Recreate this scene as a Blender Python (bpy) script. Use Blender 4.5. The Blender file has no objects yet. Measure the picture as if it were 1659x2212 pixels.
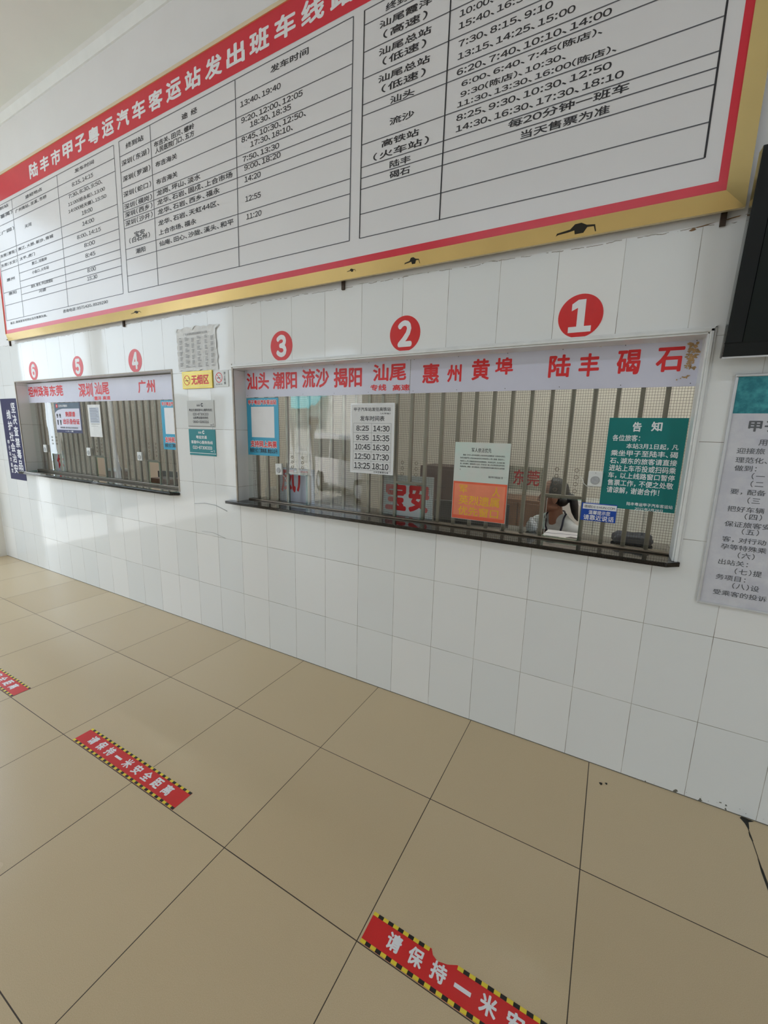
import bpy, bmesh, math, random
from mathutils import Vector, Matrix, Euler

random.seed(7)
scene = bpy.context.scene
COL = scene.collection
PI = math.pi

# ------------------------------------------------------------------ camera
cam_data = bpy.data.cameras.new('camera')
cam = bpy.data.objects.new('camera', cam_data)
COL.objects.link(cam)
cam.location = (0.0, -2.07902, 1.57428)
cam.rotation_euler = (1.38388, -0.02492, 0.50328)
cam_data.sensor_fit = 'VERTICAL'
cam_data.sensor_height = 24.0
cam_data.lens = 24.0 * 898.567 / 2212.0
cam_data.clip_start = 0.02
scene.camera = cam

# ------------------------------------------------------------------ exposure
scene.view_settings.view_transform = 'Standard'
scene.view_settings.look = 'None'
scene.view_settings.gamma = 1.0
scene.view_settings.use_curve_mapping = False
scene.view_settings.exposure = -0.93
scene.cycles.use_denoising = True
scene.cycles.max_bounces = 10
scene.cycles.diffuse_bounces = 5
scene.cycles.glossy_bounces = 4
scene.cycles.transparent_max_bounces = 16
scene.cycles.sample_clamp_indirect = 6.0
scene.cycles.caustics_reflective = False
scene.cycles.caustics_refractive = False

# ------------------------------------------------------------------ sky (overcast daylight)
SKY = 6.2
world = bpy.data.worlds.new('sky')
scene.world = world
world.use_nodes = True
wn, wl = world.node_tree.nodes, world.node_tree.links
wn.clear()
wo = wn.new('ShaderNodeOutputWorld'); wb = wn.new('ShaderNodeBackground')
wt = wn.new('ShaderNodeTexCoord'); ws = wn.new('ShaderNodeSeparateXYZ'); wr = wn.new('ShaderNodeValToRGB')
wl.new(wt.outputs['Generated'], ws.inputs[0]); wl.new(ws.outputs['Z'], wr.inputs[0])
wr.color_ramp.elements[0].position = 0.0; wr.color_ramp.elements[0].color = (0.79, 0.91, 1.0, 1)
wr.color_ramp.elements[1].position = 0.9; wr.color_ramp.elements[1].color = (0.62, 0.78, 1.0, 1)
wl.new(wr.outputs[0], wb.inputs[0]); wb.inputs[1].default_value = SKY
wl.new(wb.outputs[0], wo.inputs[0])

FILL_HALL = 42.0        # emission of the unseen fill tubes added in the hall
TUBE_OFFICE = 150.0       # emission of the office's ceiling tubes


sun_data = bpy.data.lights.new('sun', 'SUN'); sun_data.energy = 20.0; sun_data.angle = .05; sun_data.color = (1.0, .97, .92)
sun = bpy.data.objects.new('sun', sun_data); COL.objects.link(sun); sun.rotation_euler = (-math.radians(45), 0, 0)


def portal(name, loc, rot, sx, sy):
    d = bpy.data.lights.new(name, 'AREA'); d.shape = 'RECTANGLE'; d.size = sx; d.size_y = sy
    d.cycles.is_portal = True
    o = bpy.data.objects.new(name, d); COL.objects.link(o); o.location = loc; o.rotation_euler = rot
    return o


portal('daylight_doorway', (-6.36, -2.0, 2.0), (0, -PI/2, 0), 4.0, 3.3)
portal('daylight_entrance', (-5.0, -4.42, 1.5), (PI/2, 0, 0), 1.8, 3.0)
portal('daylight_shopfront', (3.5, -4.42, 1.35), (PI/2, 0, 0), 2.2, 2.7)  # at the opening added on the right for daylight


# ------------------------------------------------------------------ helpers
def link(o, parent=None):
    COL.objects.link(o)
    if parent is not None:
        o.parent = parent
    return o


def empty(name, loc=(0, 0, 0), rot=(0, 0, 0)):
    o = bpy.data.objects.new(name, None); o.empty_display_size = 0.05
    COL.objects.link(o); o.location = loc; o.rotation_euler = rot
    return o


def tag(o, label, cat, group=None, kind=None):
    o['label'] = label; o['category'] = cat
    if group: o['group'] = group
    if kind: o['kind'] = kind
    return o


def structure(o):
    o['kind'] = 'structure'
    return o


class MB:
    """collects shapes and builds them as one mesh object"""
    def __init__(s): s.v = []; s.f = []; s.mi = []; s.cur = 0

    def quad(s, a, b, c, d):
        n = len(s.v); s.v += [tuple(a), tuple(b), tuple(c), tuple(d)]; s.f.append((n, n+1, n+2, n+3)); s.mi.append(s.cur)
        return s

    def box(s, x0, x1, y0, y1, z0, z1):
        n = len(s.v)
        s.v += [(x0, y0, z0), (x1, y0, z0), (x1, y1, z0), (x0, y1, z0), (x0, y0, z1), (x1, y0, z1), (x1, y1, z1), (x0, y1, z1)]
        for f in ((0, 3, 2, 1), (4, 5, 6, 7), (0, 1, 5, 4), (1, 2, 6, 5), (2, 3, 7, 6), (3, 0, 4, 7)):
            s.f.append(tuple(n+i for i in f)); s.mi.append(s.cur)
        return s

    def wall_prism(s, pts, y0, y1):
        """polygon given as (x, z), counter-clockwise seen from the hall, between y0 (front) and y1"""
        n = len(s.v); k = len(pts)
        s.v += [(x, y0, z) for x, z in pts] + [(x, y1, z) for x, z in pts]
        s.f.append(tuple(range(n, n+k))); s.f.append(tuple(range(n+2*k-1, n+k-1, -1)))
        s.mi += [s.cur, s.cur]
        for i in range(k):
            j = (i+1) % k
            s.f.append((n+i, n+k+i, n+k+j, n+j)); s.mi.append(s.cur)
        return s

    def prism(s, pts, z0, z1):
        """polygon given as (x, y), counter-clockwise seen from above"""
        n = len(s.v); k = len(pts)
        s.v += [(x, y, z0) for x, y in pts] + [(x, y, z1) for x, y in pts]
        s.f.append(tuple(range(n+k-1, n-1, -1))); s.f.append(tuple(range(n+k, n+2*k)))
        s.mi += [s.cur, s.cur]
        for i in range(k):
            j = (i+1) % k
            s.f.append((n+i, n+j, n+k+j, n+k+i)); s.mi.append(s.cur)
        return s

    def tube(s, path, r, seg=10, caps=True):
        """round tube along a path; r a number or one radius per point"""
        P = [Vector(p) for p in path]; R = r if isinstance(r, (list, tuple)) else [r]*len(P)
        n0 = len(s.v); up = None
        for i, p in enumerate(P):
            t = (P[min(i+1, len(P)-1)] - P[max(i-1, 0)]).normalized()
            if up is None:
                up = Vector((0, 0, 1)) if abs(t.z) < .9 else Vector((1, 0, 0))
            a = t.cross(up).normalized(); b = a.cross(t).normalized(); up = b
            for k in range(seg):
                w = 2*PI*k/seg
                s.v.append(tuple(p + (a*math.cos(w) + b*math.sin(w))*R[i]))
        for i in range(len(P)-1):
            for k in range(seg):
                q = (k+1) % seg
                s.f.append((n0+i*seg+k, n0+i*seg+q, n0+(i+1)*seg+q, n0+(i+1)*seg+k)); s.mi.append(s.cur)
        if caps:
            s.f.append(tuple(n0+k for k in range(seg-1, -1, -1))); s.mi.append(s.cur)
            m = n0+(len(P)-1)*seg
            s.f.append(tuple(m+k for k in range(seg))); s.mi.append(s.cur)
        return s

    def ellipsoid(s, c, r, M=None, nu=20, nv=12):
        n0 = len(s.v); c = Vector(c)
        for j in range(nv+1):
            th = PI*j/nv
            for i in range(nu):
                ph = 2*PI*i/nu
                p = Vector((r[0]*math.sin(th)*math.cos(ph), r[1]*math.sin(th)*math.sin(ph), r[2]*math.cos(th)))
                if M: p = M @ p
                s.v.append(tuple(c+p))
        for j in range(nv):
            for i in range(nu):
                k = (i+1) % nu
                s.f.append((n0+j*nu+i, n0+(j+1)*nu+i, n0+(j+1)*nu+k, n0+j*nu+k)); s.mi.append(s.cur)
        return s

    def torus(s, c, R, r, axis='Y', nu=20, nv=8):
        n0 = len(s.v)
        for i in range(nu):
            a = 2*PI*i/nu
            for j in range(nv):
                b = 2*PI*j/nv
                u = (R + r*math.cos(b))*math.cos(a); v = (R + r*math.cos(b))*math.sin(a); w = r*math.sin(b)
                p = {'Y': (u, w, v), 'Z': (u, v, w), 'X': (w, u, v)}[axis]
                s.v.append((c[0]+p[0], c[1]+p[1], c[2]+p[2]))
        for i in range(nu):
            for j in range(nv):
                s.f.append((n0+i*nv+j, n0+((i+1) % nu)*nv+j, n0+((i+1) % nu)*nv+(j+1) % nv, n0+i*nv+(j+1) % nv)); s.mi.append(s.cur)
        return s

    def build(s, name, mat, parent=None, smooth=False, bevel=0.0, fix=False):
        me = bpy.data.meshes.new(name); me.from_pydata(s.v, [], s.f)
        for m in (mat if isinstance(mat, (list, tuple)) else [mat]):
            me.materials.append(m)
        if isinstance(mat, (list, tuple)):
            me.polygons.foreach_set('material_index', s.mi)
        if fix or smooth:
            bm = bmesh.new(); bm.from_mesh(me); bmesh.ops.remove_doubles(bm, verts=bm.verts, dist=1e-6)
            bmesh.ops.recalc_face_normals(bm, faces=bm.faces); bm.to_mesh(me); bm.free()
        if smooth:
            me.polygons.foreach_set('use_smooth', [True]*len(me.polygons))
        me.update()
        o = bpy.data.objects.new(name, me); link(o, parent)
        if bevel:
            b = o.modifiers.new('bevel', 'BEVEL'); b.width = bevel; b.segments = 2; b.limit_method = 'ANGLE'
        return o


# ------------------------------------------------------------------ lettering (Blender's own fonts)
_GL = {}
_FULL = {c: chr(ord(c)+0xFEE0) for c in '0123456789:()-'}
_ADV = {**{c: .60 for c in '0123456789'}, ':': .34, '(': .38, ')': .38, '-': .5, '、': .55, '，': .8, '。': .8, '：': .55, '！': .5, '（': .55, '）': .55, ' ': .45, '.': .3}


def glyph(ch):
    if ch in _GL: return _GL[ch]
    c = bpy.data.curves.new('glyph', 'FONT'); c.body = _FULL.get(ch, ch); c.resolution_u = 3; c.fill_mode = 'FRONT'
    o = bpy.data.objects.new('glyph', c); COL.objects.link(o)
    dg = bpy.context.evaluated_depsgraph_get()
    ev = o.evaluated_get(dg); me = ev.to_mesh()
    V = [(v.co.x, v.co.y) for v in me.vertices]; F = [tuple(p.vertices) for p in me.polygons]
    ev.to_mesh_clear(); bpy.data.objects.remove(o); bpy.data.curves.remove(c)
    _GL[ch] = (V, F)
    return _GL[ch]


def layout(s, off=0.0, track=0.0):
    V = []; F = []; x = 0.0
    for ch in s:
        adv = _ADV.get(ch, 1.0)
        if ch.isascii() and ch.isalpha(): adv = .72
        if ch != ' ':
            gv, gf = glyph(ch)
            if gv:
                sh = 0.0
                if adv < 1.0 and ch not in '、，。':
                    xs = [p[0] for p in gv]; sh = adv/2 - (min(xs)+max(xs))/2
                # heavier strokes: the same outline laid down a few times, slightly apart
                if off <= 0: sp = [(0, 0)]
                elif off < .013: sp = [(-off, -off), (off, -off), (-off, off), (off, off)]
                else: sp = [(off*math.cos(k*PI/4), off*math.sin(k*PI/4)) for k in range(8)] + [(0, 0)]
                if off > .08: sp += [(off*.5*math.cos(k*PI/4+.4), off*.5*math.sin(k*PI/4+.4)) for k in range(8)]
                for q, (dx, dy) in enumerate(sp):
                    n = len(V)
                    V += [(x+sh+p[0]+dx, p[1]+dy, q*1.6e-5) for p in gv]; F += [tuple(n+i for i in f) for f in gf]
        x += adv + track
    return V, F


class Ink:
    """flat lettering on one sheet: (u, v) rectangles in the sheet's own plane"""
    def __init__(s): s.V = []; s.F = []; s.c = 0

    def up(s):      # every stroke lies a hair above the one before
        s.c += 1; return (s.c % 40)*1e-5

    def put(s, text, u0, v0, u1, v1, off=0.02, track=0.0):
        V, F = layout(text, off, track)
        if not V: return s
        x0 = min(p[0] for p in V); x1 = max(p[0] for p in V); y0 = min(p[1] for p in V); y1 = max(p[1] for p in V)
        if len(set(text) & set('一')) and len(text) == 1: y0, y1 = -.08, .85
        n = len(s.V)
        s.V += [(u0+(p[0]-x0)/(x1-x0)*(u1-u0), v0+(p[1]-y0)/max(1e-6, y1-y0)*(v1-v0), p[2]) for p in V]
        s.F += [tuple(n+i for i in f) for f in F]
        return s

    def rect(s, u0, v0, u1, v1):
        n = len(s.V); h = s.up(); s.V += [(u0, v0, h), (u1, v0, h), (u1, v1, h), (u0, v1, h)]; s.F.append((n, n+1, n+2, n+3)); return s

    def poly(s, pts):
        n = len(s.V); h = s.up(); s.V += [(p[0], p[1], h) for p in pts]; s.F.append(tuple(range(n, n+len(pts)))); return s

    def ring(s, c, r0, r1, sx=1.0, seg=36, a0=0.0, a1=2*PI):
        n = len(s.V); h = s.up()
        for i in range(seg+1):
            a = a0+(a1-a0)*i/seg
            s.V += [(c[0]+sx*r0*math.cos(a), c[1]+r0*math.sin(a), h), (c[0]+sx*r1*math.cos(a), c[1]+r1*math.sin(a), h)]
        for i in range(seg):
            k = n+2*i; s.F.append((k, k+1, k+3, k+2))
        return s

    def disc(s, c, r, sx=1.0, seg=40):
        return s.poly([(c[0]+sx*r*math.cos(2*PI*i/seg), c[1]+r*math.sin(2*PI*i/seg)) for i in range(seg)])

    def bar(s, p, q, w):
        p, q = Vector(p), Vector(q); d = (q-p).normalized(); n_ = Vector((-d.y, d.x))*w/2
        return s.poly([tuple(p-n_), tuple(q-n_), tuple(q+n_), tuple(p+n_)])

    def wall(s, y, name, mat, parent=None):
        me = bpy.data.meshes.new(name); me.from_pydata([(p[0], y-(p[2] if len(p) > 2 else 0), p[1]) for p in s.V], [], s.F); me.materials.append(mat); me.update()
        return link(bpy.data.objects.new(name, me), parent)

    def floor(s, z, name, mat, parent=None):
        me = bpy.data.meshes.new(name); me.from_pydata([(p[0], p[1], z+(p[2] if len(p) > 2 else 0)) for p in s.V], [], s.F); me.materials.append(mat); me.update()
        return link(bpy.data.objects.new(name, me), parent)


# ------------------------------------------------------------------ materials
def srgb(r, g, b):
    f = lambda c: (c/255/12.92) if c/255 <= .04045 else ((c/255+.055)/1.055)**2.4
    return (f(r), f(g), f(b), 1.0)


class NT:
    def __init__(s, name):
        s.m = bpy.data.materials.new(name); s.m.use_nodes = True; s.t = s.m.node_tree; s.n = s.t.nodes; s.l = s.t.links
        s.b = s.n['Principled BSDF']; s.out = s.n['Material Output']

    def math(s, op, a, b=None, c=None):
        k = s.n.new('ShaderNodeMath'); k.operation = op
        for i, x in enumerate((a, b, c)):
            if x is None: continue
            if isinstance(x, (int, float)): k.inputs[i].default_value = x
            else: s.l.new(x, k.inputs[i])
        return k.outputs[0]

    def noise(s, scale, detail=3.0, vec=None, rough=.5):
        k = s.n.new('ShaderNodeTexNoise'); k.inputs['Scale'].default_value = scale; k.inputs['Detail'].default_value = detail
        k.inputs['Roughness'].default_value = rough
        if vec is not None: s.l.new(vec, k.inputs['Vector'])
        return k.outputs['Fac']

    def mix(s, fac, a, b):
        k = s.n.new('ShaderNodeMix'); k.data_type = 'RGBA'
        for x, i in ((fac, 0), (a, 6), (b, 7)):
            if isinstance(x, (int, float)): k.inputs[i].default_value = x
            elif isinstance(x, tuple): k.inputs[i].default_value = x
            else: s.l.new(x, k.inputs[i])
        return k.outputs[2]

    def pos(s):
        g = s.n.new('ShaderNodeNewGeometry'); k = s.n.new('ShaderNodeSeparateXYZ'); s.l.new(g.outputs['Position'], k.inputs[0])
        return g, k

    def ramp(s, x, a, b):
        k = s.n.new('ShaderNodeMapRange'); k.inputs[1].default_value = a; k.inputs[2].default_value = b; s.l.new(x, k.inputs[0])
        return k.outputs[0]

    def bump(s, h, strength, dist=.01):
        k = s.n.new('ShaderNodeBump'); k.inputs['Strength'].default_value = strength; k.inputs['Distance'].default_value = dist
        s.l.new(h, k.inputs['Height']); return k.outputs[0]


def pm(name, col, rough=.5, metal=0.0, spec=.5, var=.06, scale=14.0, bump=0.0, coat=0.0):
    """procedural principled material: base colour with a faint noise mottling"""
    t = NT(name)
    tc = t.n.new('ShaderNodeTexCoord')
    nz = t.noise(scale, 4.0, tc.outputs['Object'])
    c = t.mix(t.ramp(nz, .3, .7), tuple(x*(1-var) for x in col[:3])+(1,), tuple(min(1, x*(1+var)) for x in col[:3])+(1,))
    t.l.new(c, t.b.inputs['Base Color'])
    t.b.inputs['Roughness'].default_value = rough; t.b.inputs['Metallic'].default_value = metal
    t.b.inputs['Specular IOR Level'].default_value = spec; t.b.inputs['Coat Weight'].default_value = coat
    if bump: t.l.new(t.bump(nz, bump), t.b.inputs['Normal'])
    return t.m


def emit(name, col, strength):
    t = NT(name); t.b.inputs['Base Color'].default_value = col
    t.b.inputs['Emission Color'].default_value = col; t.b.inputs['Emission Strength'].default_value = strength
    return t.m


def wall_material():
    """white 25 x 40 cm glazed tiles below z = 2.37, painted plaster above"""
    t = NT('glazed_wall_tile'); g, p = t.pos()
    nrm = t.n.new('ShaderNodeSeparateXYZ'); t.l.new(g.outputs['Normal'], nrm.inputs[0])
    side = t.math('GREATER_THAN', t.math('ABSOLUTE', nrm.outputs[0]), .5)
    top = t.math('GREATER_THAN', t.math('ABSOLUTE', nrm.outputs[2]), .5)
    u = t.math('DIVIDE', t.math('ADD', p.outputs[0], 1.0351+25), .24982)
    w = t.math('DIVIDE', t.math('ADD', p.outputs[2], -.375+4*.39915), .39915)
    fu = t.math('ABSOLUTE', t.math('SUBTRACT', t.math('FRACT', t.math('ADD', u, .5)), .5))
    fw = t.math('ABSOLUTE', t.math('SUBTRACT', t.math('FRACT', t.math('ADD', w, .5)), .5))
    gu = t.math('LESS_THAN', t.math('MULTIPLY', fu, .24982), .0011)
    gw = t.math('LESS_THAN', t.math('MULTIPLY', fw, .39915), .0011)
    gu = t.math('MULTIPLY', gu, t.math('SUBTRACT', 1.0, side))
    gw = t.math('MULTIPLY', gw, t.math('SUBTRACT', 1.0, top))
    grout = t.math('MAXIMUM', gu, gw)
    # one random number per tile: tint and a slight tilt of the glaze
    cv = t.n.new('ShaderNodeCombineXYZ'); t.l.new(t.math('FLOOR', u), cv.inputs[0]); t.l.new(t.math('FLOOR', w), cv.inputs[1])
    wnz = t.n.new('ShaderNodeTexWhiteNoise'); t.l.new(cv.outputs[0], wnz.inputs['Vector'])
    tile = t.mix(wnz.outputs['Value'], srgb(233, 235, 235), srgb(241, 241, 240))
    gc = t.mix(t.ramp(t.noise(6.0, 4.0, g.outputs['Position']), .42, .6), srgb(128, 122, 110), srgb(196, 194, 188))
    col = t.mix(grout, tile, gc)
    edge = t.math('ADD', p.outputs[2], t.math('MULTIPLY', t.noise(9.0, 5.0, g.outputs['Position']), .035))
    plaster = t.math('GREATER_THAN', edge, 2.385)
    seam = t.math('LESS_THAN', t.math('ABSOLUTE', t.math('SUBTRACT', edge, 2.382)), .0016)
    seam = t.math('MULTIPLY', seam, t.math('GREATER_THAN', t.noise(14.0, 3.0, g.outputs['Position']), .5))
    pcol = t.mix(t.noise(3.0, 4.0, g.outputs['Position']), srgb(230, 228, 228), srgb(238, 237, 238))
    col = t.mix(plaster, col, pcol); col = t.mix(seam, col, srgb(172, 166, 158))
    foot = t.math('MULTIPLY', .045, t.ramp(p.outputs[0], .2, .7))
    dirt = t.math('MULTIPLY', t.math('LESS_THAN', p.outputs[2], foot), t.math('GREATER_THAN', t.noise(45.0, 5.0, g.outputs['Position']), .60))
    dirt = t.math('MAXIMUM', dirt, t.math('LESS_THAN', p.outputs[2], .0045))
    col = t.mix(dirt, col, srgb(110, 108, 100))
    t.l.new(col, t.b.inputs['Base Color'])
    rough = t.math('ADD', t.math('MULTIPLY', plaster, .6), t.math('ADD', .07, t.math('MULTIPLY', grout, .5)))
    t.l.new(rough, t.b.inputs['Roughness'])
    t.b.inputs['Specular IOR Level'].default_value = .5
    sub = t.n.new('ShaderNodeVectorMath'); sub.operation = 'SUBTRACT'; t.l.new(wnz.outputs['Color'], sub.inputs[0]); sub.inputs[1].default_value = (.5, .5, .5)
    scl = t.n.new('ShaderNodeVectorMath'); scl.operation = 'SCALE'; t.l.new(sub.outputs[0], scl.inputs[0]); scl.inputs['Scale'].default_value = .014
    bmp = t.bump(t.noise(5.0, 1.0, g.outputs['Position']), .05, .02)
    add = t.n.new('ShaderNodeVectorMath'); add.operation = 'ADD'; t.l.new(bmp, add.inputs[0]); t.l.new(scl.outputs[0], add.inputs[1])
    nn = t.n.new('ShaderNodeVectorMath'); nn.operation = 'NORMALIZE'; t.l.new(add.outputs[0], nn.inputs[0])
    t.l.new(nn.outputs[0], t.b.inputs['Normal'])
    return t.m


def floor_material():
    """beige 60 cm polished tiles with thin dark joints"""
    t = NT('polished_floor_tile'); g, p = t.pos()
    u = t.math('DIVIDE', t.math('ADD', p.outputs[0], 4.1413+24), .6)
    w = t.math('DIVIDE', t.math('ADD', p.outputs[1], .593+24), .6)
    fu = t.math('MULTIPLY', t.math('ABSOLUTE', t.math('SUBTRACT', t.math('FRACT', t.math('ADD', u, .5)), .5)), .6)
    fw = t.math('MULTIPLY', t.math('ABSOLUTE', t.math('SUBTRACT', t.math('FRACT', t.math('ADD', w, .5)), .5)), .6)
    wid = t.math('ADD', .0009, t.math('MULTIPLY', t.noise(1.3, 2.0, g.outputs['Position']), .0016))
    d = t.math('MINIMUM', fu, fw)
    grout = t.math('LESS_THAN', d, wid)
    cv = t.n.new('ShaderNodeCombineXYZ'); t.l.new(t.math('FLOOR', u), cv.inputs[0]); t.l.new(t.math('FLOOR', w), cv.inputs[1])
    wnz = t.n.new('ShaderNodeTexWhiteNoise'); t.l.new(cv.outputs[0], wnz.inputs['Vector'])
    a = t.mix(wnz.outputs['Value'], srgb(207, 185, 150), srgb(213, 192, 158))
    spk = t.noise(420.0, 2.0, g.outputs['Position'])
    a = t.mix(t.math('MULTIPLY', t.ramp(spk, .35, .7), .35), a, srgb(182, 158, 120))
    vor = t.n.new('ShaderNodeTexVoronoi'); vor.inputs['Scale'].default_value = 3.2; t.l.new(g.outputs['Position'], vor.inputs['Vector'])
    speck = t.math('LESS_THAN', vor.outputs['Distance'], .007)
    a = t.mix(t.math('MULTIPLY', speck, .8), a, srgb(70, 58, 44))
    t.l.new(t.mix(grout, a, srgb(62, 50, 38)), t.b.inputs['Base Color'])
    rg = t.math('ADD', .17, t.math('MULTIPLY', t.noise(1.5, 1.0, g.outputs['Position']), .14))
    t.l.new(t.math('ADD', rg, t.math('MULTIPLY', grout, .4)), t.b.inputs['Roughness'])
    t.b.inputs['Specular IOR Level'].default_value = .45
    t.l.new(t.bump(t.noise(7.0, 2.0, g.outputs['Position']), .04, .01), t.b.inputs['Normal'])
    return t.m


def glass_material(name, tint, wave=.02, boost=1.0):
    """clear sheet: lets light straight through and mirrors by Fresnel"""
    t = NT(name); t.n.remove(t.b)
    tr = t.n.new('ShaderNodeBsdfTransparent'); tr.inputs[0].default_value = tint
    gl = t.n.new('ShaderNodeBsdfGlossy'); gl.inputs['Roughness'].default_value = 0.0; gl.inputs[0].default_value = (1, 1, 1, 1)
    fr = t.n.new('ShaderNodeFresnel'); fr.inputs[0].default_value = 1.5
    g, p = t.pos()
    if wave:
        mp = t.n.new('ShaderNodeMapping'); mp.inputs['Scale'].default_value = (3.2, 1.0, .6); t.l.new(g.outputs['Position'], mp.inputs[0])
        nb = t.bump(t.noise(2.2, 1.5, mp.outputs[0]), wave, .08)
        t.l.new(nb, gl.inputs['Normal'])
    mx = t.n.new('ShaderNodeMixShader')
    t.l.new(t.math('MINIMUM', 1.0, t.math('MULTIPLY', t.math('MULTIPLY', fr.outputs[0], boost), t.math('SUBTRACT', 1.0, g.outputs['Backfacing']))), mx.inputs[0])
    t.l.new(tr.outputs[0], mx.inputs[1]); t.l.new(gl.outputs[0], mx.inputs[2])
    t.l.new(mx.outputs[0], t.out.inputs[0])
    return t.m


def steel_material(name, col, rough):
    t = NT(name); tc = t.n.new('ShaderNodeTexCoord')
    mp = t.n.new('ShaderNodeMapping'); mp.inputs['Scale'].default_value = (60, 60, 1.5); t.l.new(tc.outputs['Object'], mp.inputs[0])
    nz = t.noise(3.0, 4.0, mp.outputs[0])
    rust = t.ramp(t.noise(9.0, 5.0, tc.outputs['Object']), .58, .8)
    c = t.mix(t.ramp(nz, .3, .7), tuple(x*.85 for x in col[:3])+(1,), col)
    t.l.new(t.mix(t.math('MULTIPLY', rust, .5), c, srgb(112, 86, 62)), t.b.inputs['Base Color'])
    t.b.inputs['Metallic'].default_value = .9
    t.l.new(t.math('ADD', rough, t.math('MULTIPLY', nz, .15)), t.b.inputs['Roughness'])
    return t.m


def granite_material():
    t = NT('black_granite'); tc = t.n.new('ShaderNodeTexCoord')
    a = t.noise(260.0, 2.0, tc.outputs['Object'])
    t.l.new(t.mix(t.ramp(a, .56, .66), srgb(20, 18, 17), srgb(74, 64, 56)), t.b.inputs['Base Color'])
    t.b.inputs['Roughness'].default_value = .06
    return t.m


def marble_sheet(name, a, b, scale):
    t = NT(name); tc = t.n.new('ShaderNodeTexCoord')
    n1 = t.noise(scale, 6.0, tc.outputs['Object'], .65)
    t.l.new(t.mix(t.ramp(n1, .38, .66), a, b), t.b.inputs['Base Color']); t.b.inputs['Roughness'].default_value = .35
    return t.m


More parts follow.
